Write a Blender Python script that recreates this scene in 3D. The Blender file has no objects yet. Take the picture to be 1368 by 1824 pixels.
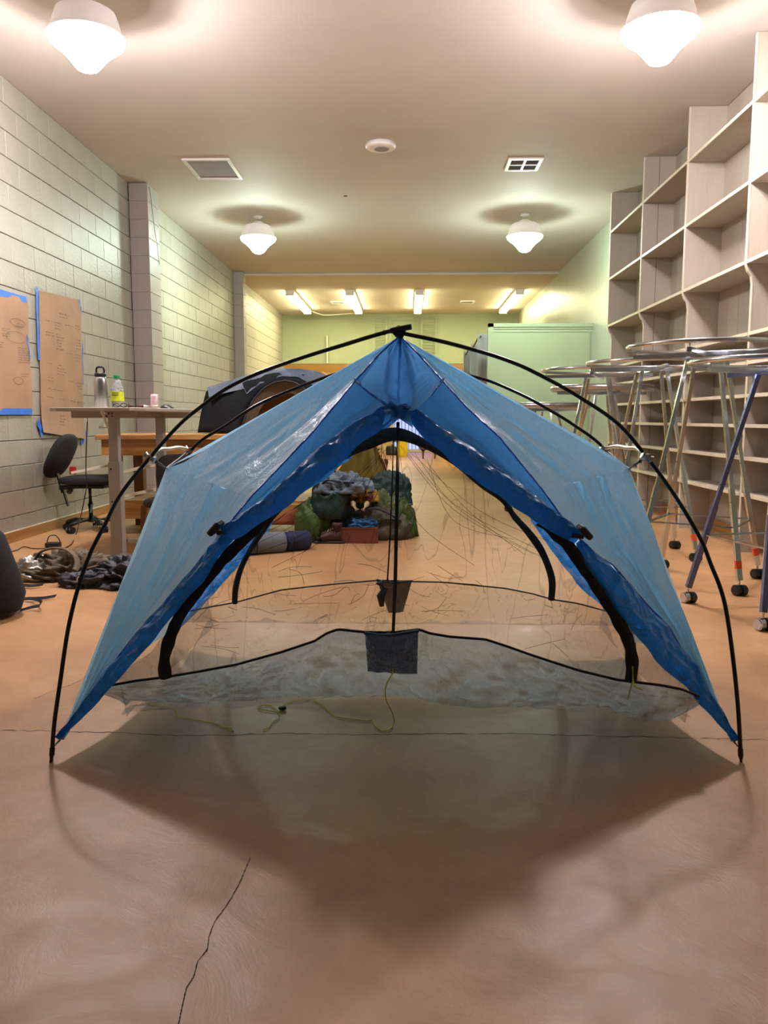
import bpy, bmesh, math, random
from mathutils import Vector, Matrix, noise
S = bpy.context.scene
COL = S.collection
PI = math.pi

# ------------------------------------------------------------------ camera
FPX, CX, CY, EYE = 1430.0, 684.0, 912.0, 1.0
TH, PS = math.radians(6.62), math.radians(1.671)
cd = bpy.data.cameras.new('camera'); cam = bpy.data.objects.new('camera', cd); COL.objects.link(cam)
cam.location = (0, 0, EYE); cam.rotation_euler = (PI/2-TH, 0, PS)
cd.sensor_fit = 'VERTICAL'; cd.sensor_height = 24.0; cd.lens = 24.0*FPX/1824.0
cd.clip_start = 0.05; cd.clip_end = 200
S.camera = cam

# ------------------------------------------------------------------ world, exposure
w = bpy.data.worlds.new('world'); S.world = w; w.use_nodes = True
w.node_tree.nodes['Background'].inputs[0].default_value = (0.35, 0.45, 0.8, 1)
w.node_tree.nodes['Background'].inputs[1].default_value = 0.6
S.view_settings.view_transform = 'Standard'; S.view_settings.look = 'None'
S.view_settings.gamma = 1.0; S.view_settings.use_curve_mapping = False
S.view_settings.exposure = 0.88
S.cycles.transparent_max_bounces = 32
S.cycles.max_bounces = 12
S.cycles.diffuse_bounces = 5
S.cycles.transmission_bounces = 10
# lamp colours and strengths (used by the lamp builders)
NEAR_LAMP = ((1.0, 0.90, 0.93), 75.0, 125.0)   # colour, bulb watts, glow of the glass
MID_LAMP = ((0.80, 1.0, 0.86), 50.0, 78.0)
TUBE_LAMP = ((1.0, 0.95, 0.54), 32.0)

# ------------------------------------------------------------------ geometry of the survey
_fw = Vector((-math.sin(PS)*math.cos(TH), math.cos(PS)*math.cos(TH), -math.sin(TH)))
_rt = Vector((math.cos(PS), math.sin(PS), 0))
_up = Vector((-math.sin(PS)*math.sin(TH), math.cos(PS)*math.sin(TH), math.cos(TH)))
def ray(px, py): return _fw+_rt*((px-CX)/FPX)-_up*((py-CY)/FPX)
def P(px, py, x=None, y=None, z=None):
    d = ray(px, py)
    t = x/d.x if x is not None else (y/d.y if y is not None else (z-EYE)/d.z)
    return Vector((0, 0, EYE))+d*t
def PPl(px, py, a, n):
    d = ray(px, py); o = Vector((0, 0, EYE))
    return o+d*((a-o).dot(n)/d.dot(n))

# ------------------------------------------------------------------ materials
def lin(c): return tuple(((v/255)/12.92 if v/255 <= .04045 else ((v/255+.055)/1.055)**2.4) for v in c)
MC = {}
def mat(name, col, rough=.6, metal=0., var=.12, scale=6., bump=0., bscale=40., coat=0., emit=None, stretch=(1, 1, 1), spec=.5, col2=None, detail=4):
    if name in MC: return MC[name]
    m = bpy.data.materials.new(name); m.use_nodes = True; nt = m.node_tree; b = nt.nodes['Principled BSDF']
    c = lin(col)
    b.inputs['Roughness'].default_value = rough; b.inputs['Metallic'].default_value = metal
    b.inputs['Specular IOR Level'].default_value = spec
    b.inputs['Coat Weight'].default_value = coat; b.inputs['Coat Roughness'].default_value = .12
    tc = nt.nodes.new('ShaderNodeTexCoord'); mp = nt.nodes.new('ShaderNodeMapping'); mp.inputs['Scale'].default_value = stretch
    nt.links.new(tc.outputs['Object'], mp.inputs[0])
    n = nt.nodes.new('ShaderNodeTexNoise'); n.inputs['Scale'].default_value = scale; n.inputs['Detail'].default_value = detail
    nt.links.new(mp.outputs[0], n.inputs['Vector'])
    r = nt.nodes.new('ShaderNodeValToRGB')
    c2 = lin(col2) if col2 else tuple(v*(1-var*1.6) for v in c)
    hi = tuple(min(1, v*(1+var*.6)) for v in c) if not col2 else c
    r.color_ramp.elements[0].position = .3; r.color_ramp.elements[1].position = .7
    r.color_ramp.elements[0].color = (*c2, 1); r.color_ramp.elements[1].color = (*hi, 1)
    nt.links.new(n.outputs[0], r.inputs[0]); nt.links.new(r.outputs[0], b.inputs['Base Color'])
    if bump:
        n2 = nt.nodes.new('ShaderNodeTexNoise'); n2.inputs['Scale'].default_value = bscale; n2.inputs['Detail'].default_value = 5
        nt.links.new(mp.outputs[0], n2.inputs['Vector'])
        bp = nt.nodes.new('ShaderNodeBump'); bp.inputs['Strength'].default_value = bump; bp.inputs['Distance'].default_value = .02
        nt.links.new(n2.outputs[0], bp.inputs['Height']); nt.links.new(bp.outputs[0], b.inputs['Normal'])
    if emit:
        b.inputs['Emission Color'].default_value = (*emit[0], 1); b.inputs['Emission Strength'].default_value = emit[1]
    MC[name] = m; return m

def film(name, col, clear, trans, rough=.35, streak=None, crease=.5, cscale=9., gloss=.25, stretch=(1, 1, 1), facet=0):
    """thin see-through cloth: transparent + translucent + diffuse + a gloss coat, creased by noise"""
    m = bpy.data.materials.new(name); m.use_nodes = True; nt = m.node_tree
    for n in list(nt.nodes): nt.nodes.remove(n)
    N = nt.nodes.new; L = nt.links.new
    out = N('ShaderNodeOutputMaterial'); c = (*lin(col), 1)
    tc = N('ShaderNodeTexCoord'); mp = N('ShaderNodeMapping'); mp.inputs['Scale'].default_value = stretch; L(tc.outputs['Object'], mp.inputs[0])
    nz = N('ShaderNodeTexNoise'); nz.inputs['Scale'].default_value = cscale; nz.inputs['Detail'].default_value = 7; nz.inputs['Roughness'].default_value = .6
    nz.inputs['Distortion'].default_value = .6
    L(mp.outputs[0], nz.inputs['Vector'])
    bp = N('ShaderNodeBump'); bp.inputs['Strength'].default_value = crease; bp.inputs['Distance'].default_value = .04
    if facet:
        vo = N('ShaderNodeTexVoronoi'); vo.inputs['Scale'].default_value = facet; L(mp.outputs[0], vo.inputs['Vector'])
        ad = N('ShaderNodeMath'); ad.operation = 'ADD'; L(nz.outputs[0], ad.inputs[0]); L(vo.outputs['Distance'], ad.inputs[1]); L(ad.outputs[0], bp.inputs['Height'])
    else: L(nz.outputs[0], bp.inputs['Height'])
    df = N('ShaderNodeBsdfDiffuse'); df.inputs[0].default_value = c; L(bp.outputs[0], df.inputs['Normal'])
    tl = N('ShaderNodeBsdfTranslucent'); tl.inputs[0].default_value = c; L(bp.outputs[0], tl.inputs['Normal'])
    m1 = N('ShaderNodeMixShader'); m1.inputs[0].default_value = trans; L(df.outputs[0], m1.inputs[1]); L(tl.outputs[0], m1.inputs[2])
    gl = N('ShaderNodeBsdfGlossy'); gl.inputs['Roughness'].default_value = rough; gl.inputs[0].default_value = (.9, .95, 1, 1); L(bp.outputs[0], gl.inputs['Normal'])
    fr = N('ShaderNodeLayerWeight'); fr.inputs[0].default_value = .25; L(bp.outputs[0], fr.inputs['Normal'])
    mf = N('ShaderNodeMath'); mf.operation = 'MULTIPLY'; mf.inputs[1].default_value = gloss*3; L(fr.outputs['Fresnel'], mf.inputs[0])
    m2 = N('ShaderNodeMixShader'); L(mf.outputs[0], m2.inputs[0]); L(m1.outputs[0], m2.inputs[1]); L(gl.outputs[0], m2.inputs[2])
    tr = N('ShaderNodeBsdfTransparent')
    tint = 1-(1-clear)*.35
    tr.inputs[0].default_value = (*(max(.0, v**.3)*tint for v in lin(col)), 1) if not streak else (1, 1, 1, 1)
    m3 = N('ShaderNodeMixShader'); L(m2.outputs[0], m3.inputs[1]); L(tr.outputs[0], m3.inputs[2]); m3.inputs[0].default_value = clear
    if streak:   # (lo, hi): clearness along thin crease lines and off them
        v = N('ShaderNodeTexNoise'); v.inputs['Scale'].default_value = streak[2]; v.inputs['Detail'].default_value = 3; v.inputs['Distortion'].default_value = 1.2
        mp2 = N('ShaderNodeMapping'); mp2.inputs['Scale'].default_value = streak[3]; mp2.inputs['Rotation'].default_value = (0, streak[4], 0)
        L(tc.outputs['Object'], mp2.inputs[0]); L(mp2.outputs[0], v.inputs['Vector'])
        a = N('ShaderNodeMath'); a.operation = 'SUBTRACT'; a.inputs[1].default_value = .5; L(v.outputs[0], a.inputs[0])
        b = N('ShaderNodeMath'); b.operation = 'ABSOLUTE'; L(a.outputs[0], b.inputs[0])
        mr = N('ShaderNodeMapRange'); mr.inputs[1].default_value = 0; mr.inputs[2].default_value = .009; mr.inputs[3].default_value = streak[0]; mr.inputs[4].default_value = streak[1]
        L(b.outputs[0], mr.inputs[0]); L(mr.outputs[0], m3.inputs[0])
    L(m3.outputs[0], out.inputs[0]); MC[name] = m; return m

M_wall = mat('wall_paint', (158, 154, 141), .42, var=.05, scale=2.2, bump=.25, bscale=55, spec=.32)
M_pil = mat('pilaster_paint', (152, 142, 134), .5, var=.05, scale=2, bump=.2, bscale=55)
M_ceil = mat('ceiling_plaster', (196, 188, 178), .75, var=.04, scale=1.2, bump=.12, bscale=90)
M_plaster = mat('plaster_paint', (160, 163, 142), .35, var=.04, scale=1.5, bump=.10, bscale=14, stretch=(1, 1.6, .35))
M_green = mat('pale_green_paint', (150, 160, 130), .6, var=.03, scale=2)
M_shelf = mat('shelf_paint', (174, 165, 150), .55, var=.06, scale=3, bump=.15, bscale=30, stretch=(1, 1, .25))
M_shelfedge = mat('shelf_edge_paint', (206, 196, 174), .5, var=.04)
M_cream = mat('cream_paint', (225, 215, 190), .5, var=.04)
M_oak = mat('oak_board', (176, 132, 74), .55, var=.2, scale=5, bump=.1, bscale=30, stretch=(.6, .3, 8), col2=(140, 98, 50))
M_pine = mat('pine_wood', (184, 140, 80), .5, var=.2, scale=4, stretch=(.5, 4, 8), col2=(146, 100, 50))
M_darkwood = mat('dark_wood', (120, 74, 42), .5, var=.2, scale=5, stretch=(4, 4, .6))
M_black = mat('black_plastic', (26, 26, 28), .45, var=.1)
M_blackfab = mat('black_fabric', (30, 30, 34), .9, var=.2, scale=30, bump=.3, bscale=200)
M_greyfab = mat('charcoal_fabric', (70, 70, 74), .85, var=.15, scale=14, bump=.3, bscale=90)
M_pole = mat('black_pole_carbon', (16, 15, 16), .25, var=.05)
M_chrome = mat('chrome', (200, 206, 214), .17, 1.0, var=.12, scale=4)
M_steel = mat('brushed_steel', (188, 188, 192), .28, 1.0, var=.1, scale=3, stretch=(20, 20, 1))
M_bluefilm = mat('blue_protective_film', (104, 116, 168), .25, .6, var=.1)
M_kraft = mat('kraft_paper', (166, 132, 104), .7, var=.08, scale=4, bump=.25, bscale=7)
M_tape = mat('blue_tape', (38, 110, 214), .5, var=.08, scale=12)
M_ink = mat('dark_ink', (74, 56, 62), .7, var=.05)
M_brownbag = mat('olive_brown_nylon', (104, 88, 66), .7, var=.3, scale=8, bump=.3, bscale=30)
M_silver = mat('silver_lining', (178, 178, 172), .35, .5, var=.15)
M_jacket = mat('charcoal_nylon', (58, 58, 66), .6, var=.2, scale=8, bump=.3, bscale=24)
M_dome = mat('grey_tent_fabric', (28, 31, 33), .85, spec=.12, var=.12, scale=5, bump=.2, bscale=18)
M_domel = mat('light_grey_tent_fly', (66, 82, 98), .5, var=.18, scale=7, bump=.5, bscale=12)
M_purple = mat('dark_plum_webbing', (50, 42, 52), .8, var=.1)
M_tan = mat('tan_mesh_liner', (104, 92, 74), .8, var=.1)
M_gold = mat('gold_brown_lining', (92, 60, 26), .8, var=.25, scale=3)
M_yellow = mat('yellow_tarp', (140, 124, 34), .6, var=.12, scale=3, bump=.2, bscale=9)
M_rust = mat('rust_tarp', (150, 84, 48), .7, var=.2, scale=3, bump=.2, bscale=9)
M_green2 = mat('bright_green_nylon', (70, 98, 32), .6, var=.3, scale=6, bump=.35, bscale=14)
M_teal = mat('dark_green_nylon', (14, 54, 50), .55, var=.35, scale=5, bump=.35, bscale=14)
M_greybag = mat('blue_grey_nylon', (100, 118, 134), .5, var=.3, scale=8, bump=.5, bscale=18)
M_olive = mat('olive_grey_nylon', (92, 88, 70), .65, var=.3, scale=7, bump=.5, bscale=16)
M_brick = mat('red_cardboard', (118, 60, 44), .75, var=.15, scale=10)
M_bluebag = mat('blue_nylon', (20, 92, 140), .5, var=.3, scale=8, bump=.5, bscale=20)
M_navy = mat('navy_foam', (36, 42, 80), .8, var=.15)
M_greyfoam = mat('light_grey_foam', (112, 120, 128), .8, var=.1)
M_boot = mat('brown_leather', (70, 40, 30), .55, var=.25, scale=10)
M_mustard = mat('mustard_fabric', (186, 140, 32), .7, var=.2, scale=8)
M_sole = mat('cream_rubber', (206, 188, 140), .6, var=.1)
M_maroon = mat('maroon_fabric', (90, 38, 36), .7, var=.2)
M_white = mat('white_plastic', (232, 230, 224), .4, var=.03)
M_grille = mat('grey_filter', (150, 144, 148), .85, var=.05, bump=.2, bscale=200)
M_dark = mat('dark_void', (30, 28, 30), .9, var=.1)
M_cord = mat('lime_cord', (206, 206, 40), .6, var=.1)
M_tapeo = mat('orange_tape', (226, 84, 40), .6, var=.1)
M_crack = mat('crack_shadow', (78, 56, 44), .95, var=.2)
M_deskw = mat('desk_laminate', (168, 160, 144), .5, var=.06, scale=6)
M_deskm = mat('desk_metal', (158, 156, 150), .45, .1, var=.04)
M_grout = mat('mortar_paint', (152, 149, 136), .7, var=.05)
M_greymetal = mat('grey_enamel', (150, 152, 148), .5, .2, var=.06, stretch=(8, 8, .3))
M_yellowbin = mat('yellow_plastic', (240, 206, 20), .45, var=.05)
M_leaf = mat('plant_green', (52, 84, 44), .6, var=.3, scale=12)
M_terra = mat('terracotta', (150, 84, 56), .8, var=.1)
M_fur = mat('brown_fur', (120, 88, 70), .9, var=.3, scale=8)
M_bowl = {}
def lampmat(key, spec):
    if key == 'tube': return mat('glowing_tube', (240, 240, 235), .3, emit=spec)
    n = 'glowing_glass_'+key
    if n not in MC:        # thin clear-ish glass bowl round a bulb: lets the bulb's light through and glows itself
        m = bpy.data.materials.new(n); m.use_nodes = True; nt = m.node_tree; nt.nodes.remove(nt.nodes['Principled BSDF'])
        e = nt.nodes.new('ShaderNodeEmission'); e.inputs[0].default_value = (*spec[0], 1); e.inputs[1].default_value = spec[2]
        t = nt.nodes.new('ShaderNodeBsdfTransparent'); x = nt.nodes.new('ShaderNodeMixShader'); x.inputs[0].default_value = .5
        nt.links.new(t.outputs[0], x.inputs[1]); nt.links.new(e.outputs[0], x.inputs[2]); nt.links.new(x.outputs[0], nt.nodes['Material Output'].inputs[0]); MC[n] = m
    return MC[n]
M_shade = mat('opal_glass', (236, 230, 226), .35, var=.02, emit=((1, .92, .9), .12))
M_fly = film('blue_tent_fly', (160, 217, 250), .03, .96, rough=.36, crease=.55, cscale=9.0, gloss=.075, stretch=(1, 1, .2))
M_flap = film('blue_tent_flap', (98, 176, 244), .03, .92, rough=.4, crease=.45, cscale=8, gloss=.06, stretch=(1, 1, .5))
M_roll = film('rolled_blue_fly', (50, 136, 222), .0, .6, rough=.35, crease=.6, cscale=13, gloss=.12, facet=24)
M_mesh = film('black_bug_mesh', (34, 28, 26), .9, .1, rough=.6, crease=.1, gloss=.0, streak=(.60, .80, 2.6, (1.6, 1, .30), .5))
M_pocket = film('black_mesh_pocket', (26, 24, 30), .42, .1, rough=.6, crease=.3, gloss=.04)
M_pocketb = film('dark_blue_pocket', (38, 44, 78), .32, .3, rough=.3, crease=1., gloss=.15)
M_tub = film('smoky_floor_film', (226, 226, 218), .26, .66, rough=.28, crease=.9, cscale=8, gloss=.14, facet=16, stretch=(1, 1, .8))
M_tubfloor = film('smoky_floor_sheet', (172, 150, 128), .74, .5, rough=.2, crease=1., cscale=9, gloss=.05, streak=(.30, .60, 8.0, (1, 1, 1), .3))
M_clear = film('clear_plastic', (225, 230, 230), .32, .3, rough=.15, crease=1, cscale=30, gloss=.6)
M_juice = mat('pale_yellow_juice', (226, 214, 120), .3, var=.05)
M_label = mat('lime_label', (212, 222, 40), .5, var=.1, scale=30)
M_can = mat('pink_white_can', (228, 222, 224), .25, .4, scale=40, col2=(196, 150, 156))

def floor_mat():
    m = bpy.data.materials.new('stained_concrete'); m.use_nodes = True; nt = m.node_tree; N = nt.nodes.new; L = nt.links.new
    b = nt.nodes['Principled BSDF']; tc = N('ShaderNodeTexCoord')
    n = N('ShaderNodeTexNoise'); n.inputs['Scale'].default_value = .9; n.inputs['Detail'].default_value = 8; n.inputs['Roughness'].default_value = .62; n.inputs['Distortion'].default_value = .8
    L(tc.outputs['Object'], n.inputs['Vector'])
    r = N('ShaderNodeValToRGB'); e = r.color_ramp.elements
    e[0].position = .3; e[0].color = (*lin((176, 132, 90)), 1); e[1].position = .72; e[1].color = (*lin((206, 160, 112)), 1)
    L(n.outputs[0], r.inputs[0])
    n3 = N('ShaderNodeTexNoise'); n3.inputs['Scale'].default_value = 45; n3.inputs['Detail'].default_value = 3; L(tc.outputs['Object'], n3.inputs['Vector'])
    mx = N('ShaderNodeMix'); mx.data_type = 'RGBA'; mx.blend_type = 'MULTIPLY'; mx.inputs[0].default_value = .12
    L(r.outputs[0], mx.inputs[6]); L(n3.outputs[1], mx.inputs[7])
    L(mx.outputs[2], b.inputs['Base Color'])
    st = N('ShaderNodeTexNoise'); st.inputs['Scale'].default_value = 2.3; st.inputs['Detail'].default_value = 10; st.inputs['Roughness'].default_value = .75; st.inputs['Distortion'].default_value = 2.2; L(tc.outputs['Object'], st.inputs['Vector'])
    sr = N('ShaderNodeValToRGB'); sr.color_ramp.elements[0].position = .42; sr.color_ramp.elements[0].color = (.80, .78, .76, 1); sr.color_ramp.elements[1].position = .56; sr.color_ramp.elements[1].color = (1, 1, 1, 1); L(st.outputs[0], sr.inputs[0])
    m4 = N('ShaderNodeMix'); m4.data_type = 'RGBA'; m4.blend_type = 'MULTIPLY'; m4.inputs[0].default_value = .35; L(mx.outputs[2], m4.inputs[6]); L(sr.outputs[0], m4.inputs[7]); L(m4.outputs[2], b.inputs['Base Color'])
    n2 = N('ShaderNodeTexNoise'); n2.inputs['Scale'].default_value = 5; n2.inputs['Detail'].default_value = 12; n2.inputs['Roughness'].default_value = .7; n2.inputs['Distortion'].default_value = 1.5; L(tc.outputs['Object'], n2.inputs['Vector'])
    mr = N('ShaderNodeMapRange'); mr.inputs[3].default_value = .20; mr.inputs[4].default_value = .62; L(n2.outputs[0], mr.inputs[0]); L(mr.outputs[0], b.inputs['Roughness'])
    bp = N('ShaderNodeBump'); bp.inputs['Strength'].default_value = .15; bp.inputs['Distance'].default_value = .02; L(n2.outputs[0], bp.inputs['Height']); L(bp.outputs[0], b.inputs['Normal'])
    b.inputs['Specular IOR Level'].default_value = .4
    return m
M_floor = floor_mat()

# ------------------------------------------------------------------ mesh helpers
def box(bm, c, s, rot=None, bevel=0.):
    c = Vector(c); M = Matrix.Translation(c)
    if rot is not None: M = M @ rot
    r = bmesh.ops.create_cube(bm, size=1, matrix=M @ Matrix.Diagonal((*s, 1)))
    if bevel:
        es = list({e for v in r['verts'] for e in v.link_edges})
        bmesh.ops.bevel(bm, geom=es, offset=bevel, segments=1, affect='EDGES')
def box2(bm, a, b, bevel=0.):
    box(bm, [(a[i]+b[i])/2 for i in range(3)], [abs(b[i]-a[i]) for i in range(3)], None, bevel)
def frame_at(d):
    d = d.normalized(); u = Vector((0, 0, 1)) if abs(d.z) < .9 else Vector((1, 0, 0))
    a = d.cross(u).normalized(); return a, a.cross(d).normalized()
def tube(bm, pts, r, n=8, closed=False, caps=True, flat=1.):
    pts = [Vector(p) for p in pts]; rings = []; k = len(pts)
    up0 = None
    for i, p in enumerate(pts):
        if closed: d = pts[(i+1) % k]-pts[i-1]
        else: d = pts[min(i+1, k-1)]-pts[max(i-1, 0)]
        if d.length < 1e-9: d = Vector((0, 0, 1))
        d.normalize()
        if up0 is None: a, b = frame_at(d)
        else:
            a = up0-d*up0.dot(d)
            if a.length < 1e-6: a, b = frame_at(d)
            a.normalize(); b = d.cross(a)
        up0 = a
        rr = r[i] if isinstance(r, (list, tuple)) else r
        rings.append([bm.verts.new(p+a*(math.cos(2*PI*j/n)*rr)+b*(math.sin(2*PI*j/n)*rr*flat)) for j in range(n)])
    for i in range(k if closed else k-1):
        A, B = rings[i], rings[(i+1) % k]
        for j in range(n): bm.faces.new((A[j], A[(j+1) % n], B[(j+1) % n], B[j]))
    if caps and not closed:
        bm.faces.new(rings[0][::-1]); bm.faces.new(rings[-1])
def bar(bm, a, b, wx, wy=None):
    """rectangular bar from a to b"""
    a, b = Vector(a), Vector(b); d = b-a; u, v = frame_at(d)
    R = Matrix((u, v, d.normalized())).transposed().to_4x4()
    box(bm, (a+b)/2, (wx, wy or wx, d.length), R)
def lathe(bm, prof, c=(0, 0, 0), n=28):
    c = Vector(c); R = []
    for r, z in prof:
        R.append([bm.verts.new(c+Vector((math.cos(2*PI*j/n)*r, math.sin(2*PI*j/n)*r, z))) for j in range(n)])
    for A, B in zip(R, R[1:]):
        for j in range(n): bm.faces.new((A[j], A[(j+1) % n], B[(j+1) % n], B[j]))
    if prof[0][0] > 1e-5: bm.faces.new(R[0][::-1])
    if prof[-1][0] > 1e-5: bm.faces.new(R[-1])
    bmesh.ops.remove_doubles(bm, verts=bm.verts, dist=1e-6)
def resample(pts, n, smooth=False):
    pts = [Vector(p) for p in pts]
    if smooth:
        q = []
        for i in range(len(pts)-1):
            p0, p1, p2, p3 = pts[max(i-1, 0)], pts[i], pts[i+1], pts[min(i+2, len(pts)-1)]
            for k in range(8):
                t = k/8
                q.append(.5*((2*p1)+(p2-p0)*t+(2*p0-5*p1+4*p2-p3)*t*t+(3*p1-p0-3*p2+p3)*t**3))
        pts = q+[pts[-1]]
    L = [0]
    for a, b in zip(pts, pts[1:]): L.append(L[-1]+(b-a).length)
    out = []; j = 0
    for i in range(n):
        s = L[-1]*i/(n-1)
        while j < len(L)-2 and L[j+1] < s: j += 1
        t = (s-L[j])/max(1e-9, L[j+1]-L[j]); out.append(pts[j].lerp(pts[j+1], min(1, max(0, t))))
    return out
def grid(bm, rows, thick=0.):
    V = [[bm.verts.new(p) for p in r] for r in rows]
    for a, b in zip(V, V[1:]):
        for j in range(len(a)-1): bm.faces.new((a[j], a[j+1], b[j+1], b[j]))
    return V
def new(name, bm, m, parent=None, smooth=False, kind=None, mods=None):
    me = bpy.data.meshes.new(name); bmesh.ops.recalc_face_normals(bm, faces=bm.faces) if smooth is not None else None
    bm.to_mesh(me); bm.free(); me.materials.append(m)
    if smooth: me.shade_smooth()
    o = bpy.data.objects.new(name, me); COL.objects.link(o)
    if parent: par(o, parent)
    if kind: o['kind'] = kind
    return o
def par(o, p):
    o.parent = p
    if p.type == 'EMPTY': o.matrix_parent_inverse = Matrix.Translation(-Vector(p.location))
def link_mesh(name, me, parent, loc, rotz=0.):
    o = bpy.data.objects.new(name, me); COL.objects.link(o); o.location = loc; o.rotation_euler.z = rotz; o.parent = parent
    if parent.type == 'EMPTY': o.matrix_parent_inverse = Matrix.Translation(-Vector(parent.location))
    return o
def tag(o, label, cat, group=None):
    o['label'] = label; o['category'] = cat
    if group: o['group'] = group
    return o
def thing(name, label, cat, loc=(0, 0, 0), group=None):
    o = bpy.data.objects.new(name, None); COL.objects.link(o); o.location = loc; o.empty_display_size = .1
    return tag(o, label, cat, group)
def struct(name, bm, m, **k): return new(name, bm, m, kind='structure', **k)
def copy_tree(o, parent=None):
    c = o.copy(); COL.objects.link(c)
    if parent: c.parent = parent; c.matrix_parent_inverse = o.matrix_parent_inverse.copy()
    for ch in list(o.children): copy_tree(ch, c)
    return c
def B(): return bmesh.new()
def rotz(a): return Matrix.Rotation(a, 4, 'Z')
def soften(o, w=.004, seg=2):
    md = o.modifiers.new('bevel', 'BEVEL'); md.width = w; md.segments = seg; md.limit_method = 'ANGLE'; return o
def solid(o, t=.002):
    md = o.modifiers.new('solid', 'SOLIDIFY'); md.thickness = t; return o
def heap(bm, c, rx, ry, h, seed, fold=.25, n=56, m=20, rot=0., freq=2.6, flat=.9, pw=1.6):
    """a soft pile of cloth: closed lump with ridged folds, flat underside"""
    c = Vector(c); rows = []
    off = Vector((seed*7.3, seed*3.1, seed*1.7))
    for i in range(m+1):
        ph = PI/2*i/m*1.0; row = []
        for j in range(n):
            a = 2*PI*j/n
            d = Vector((math.cos(a)*math.cos(ph), math.sin(a)*math.cos(ph), math.sin(ph)))
            f = noise.noise(d*1.1+off)*.35
            q = 1-abs(noise.noise(d*freq+off*2)*2); q2 = 1-abs(noise.noise(d*freq*2.3-off)*2)
            k = 1+f+fold*(q-.55)+fold*.4*(q2-.5)
            v = Vector((d.x*rx, d.y*ry, (abs(d.z)**flat)*h))*k
            v = Matrix.Rotation(rot, 3, 'Z') @ v
            row.append(c+Vector((v.x, v.y, max(0.002, v.z))))
        rows.append(row)
    V = [[bm.verts.new(p) for p in r] for r in rows[:-1]]; top = bm.verts.new(rows[-1][0])
    for a, b in zip(V, V[1:]):
        for j in range(n): bm.faces.new((a[j], a[(j+1) % n], b[(j+1) % n], b[j]))
    for j in range(n): bm.faces.new((V[-1][j], V[-1][(j+1) % n], top))
    bm.faces.new(V[0][::-1])
def loft(bm, e1, e2, f, n=50, m=8, disp=None):
    """surface between two pixel-surveyed edges; f maps a surveyed point to the cloth plane"""
    a, b = resample([(*p, 0) for p in e1], n), resample([(*p, 0) for p in e2], n); rows = []
    for i in range(n):
        row = []
        for j in range(m+1):
            s = j/m; q = a[i].lerp(b[i], s); p = f(q.x, q.y)
            if disp: p = p+disp(i/(n-1), s, p)
            row.append(p)
        rows.append(row)
    return grid(bm, rows)

# ================================================================== SETTING
XL, XR, CE = -3.22, 2.78, 3.70
YB, YF = -3.5, 20.9
b = B(); box2(b, (-6, YB-.2, -.12), (6, 26, 0)); floor = struct('floor', b, M_floor)
def crack(pts, wd, seed):
    random.seed(seed); r = resample([(*p, 0) for p in pts], 150); b = B(); rows = []
    for i, p in enumerate(r):
        q = P(p.x, p.y+random.uniform(-1.1, 1.1), z=.0008); hw = wd*random.uniform(.3, 1.3)
        d = (P(r[min(i+1, 149)].x, r[min(i+1, 149)].y, z=0)-P(r[max(i-1, 0)].x, r[max(i-1, 0)].y, z=0)).normalized()
        nrm = Vector((-d.y, d.x, 0)); rows.append([q-nrm*hw, q+nrm*hw])
    grid(b, rows); o = new('floor_crack', b, M_crack, floor); return o
crack([(-60, 1297), (0, 1300), (80, 1302), (200, 1304), (300, 1310), (400, 1309), (520, 1306), (640, 1309), (760, 1307), (900, 1306), (1000, 1309), (1150, 1312), (1250, 1315), (1368, 1318), (1450, 1319)], .0016, 1)
crack([(447, 1525), (432, 1560), (424, 1578), (410, 1602), (395, 1625), (382, 1642), (372, 1668), (370, 1690), (352, 1712), (345, 1740), (332, 1760), (325, 1790), (318, 1824), (312, 1850)], .0012, 2)
crack([(60, 1245), (90, 1232), (125, 1220), (160, 1205)], .0008, 3)

b = B(); box2(b, (XL-.3, YB, CE), (XR+.3, 15.34, CE+.2)); ceiling = struct('ceiling', b, M_ceil)
b = B(); box2(b, (XL-.3, 15.30, 3.655), (XR+.3, YF, CE+.2)); struct('ceiling', b, M_ceil)
b = B(); box2(b, (XL+.02, 15.27, 3.685), (XR, 15.31, 3.70)); struct('trim_1', b, M_wall)
# left wall of painted blocks
b = B(); box2(b, (XL-.25, YB, 0), (XL-.030, YF, CE)); wl = struct('wall_left', b, M_grout)
CH = CE/18; CW = .41
def block_mesh(w=CW-.003, h=CH-.005, t=.03):
    bm = B(); box(bm, (t/2, 0, 0), (t, w, h))
    bmesh.ops.bevel(bm, geom=[e for e in bm.edges if all(v.co.x > t-.001 for v in e.verts)], offset=.0035, segments=1, affect='EDGES')
    me = bpy.data.meshes.new('block'); bm.to_mesh(me); bm.free(); me.materials.append(M_wall); return me
bme = block_mesh(); bhalf = block_mesh(w=CW/2-.003)
random.seed(4)
def course_row(y0, y1, k):
    out = []; y = y0; first = True
    while y < y1-.02:
        wd = CW/2 if (first and k % 2) else CW
        wd = min(wd, y1-y); out.append((y, wd)); y += wd; first = False
    return out
cells = []
for k in range(18):
    for (y0, y1) in ((5.6, 9.51), (9.92, 15.10)):
        for (y, wd) in course_row(y0, y1, k): cells.append((y+wd/2, wd, (k+.5)*CH))
cells.sort(key=lambda c: c[0])
rest = B(); cnt = 0
for (yc, wd, z) in cells:
    dx = XL-.030+random.uniform(-.0012, .0012)
    if cnt < 300:
        o = link_mesh('block', bme if wd > .3 else bhalf, wl, (dx, yc, z)); cnt += 1
        s = (wd-.005)/((CW if wd > .3 else CW/2)-.005)
        if abs(s-1) > .01: o.scale.y = s
    else: box2(rest, (dx, yc-wd/2+.002, z-CH/2+.0035), (dx+.03, yc+wd/2-.002, z+CH/2-.0035))
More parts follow.
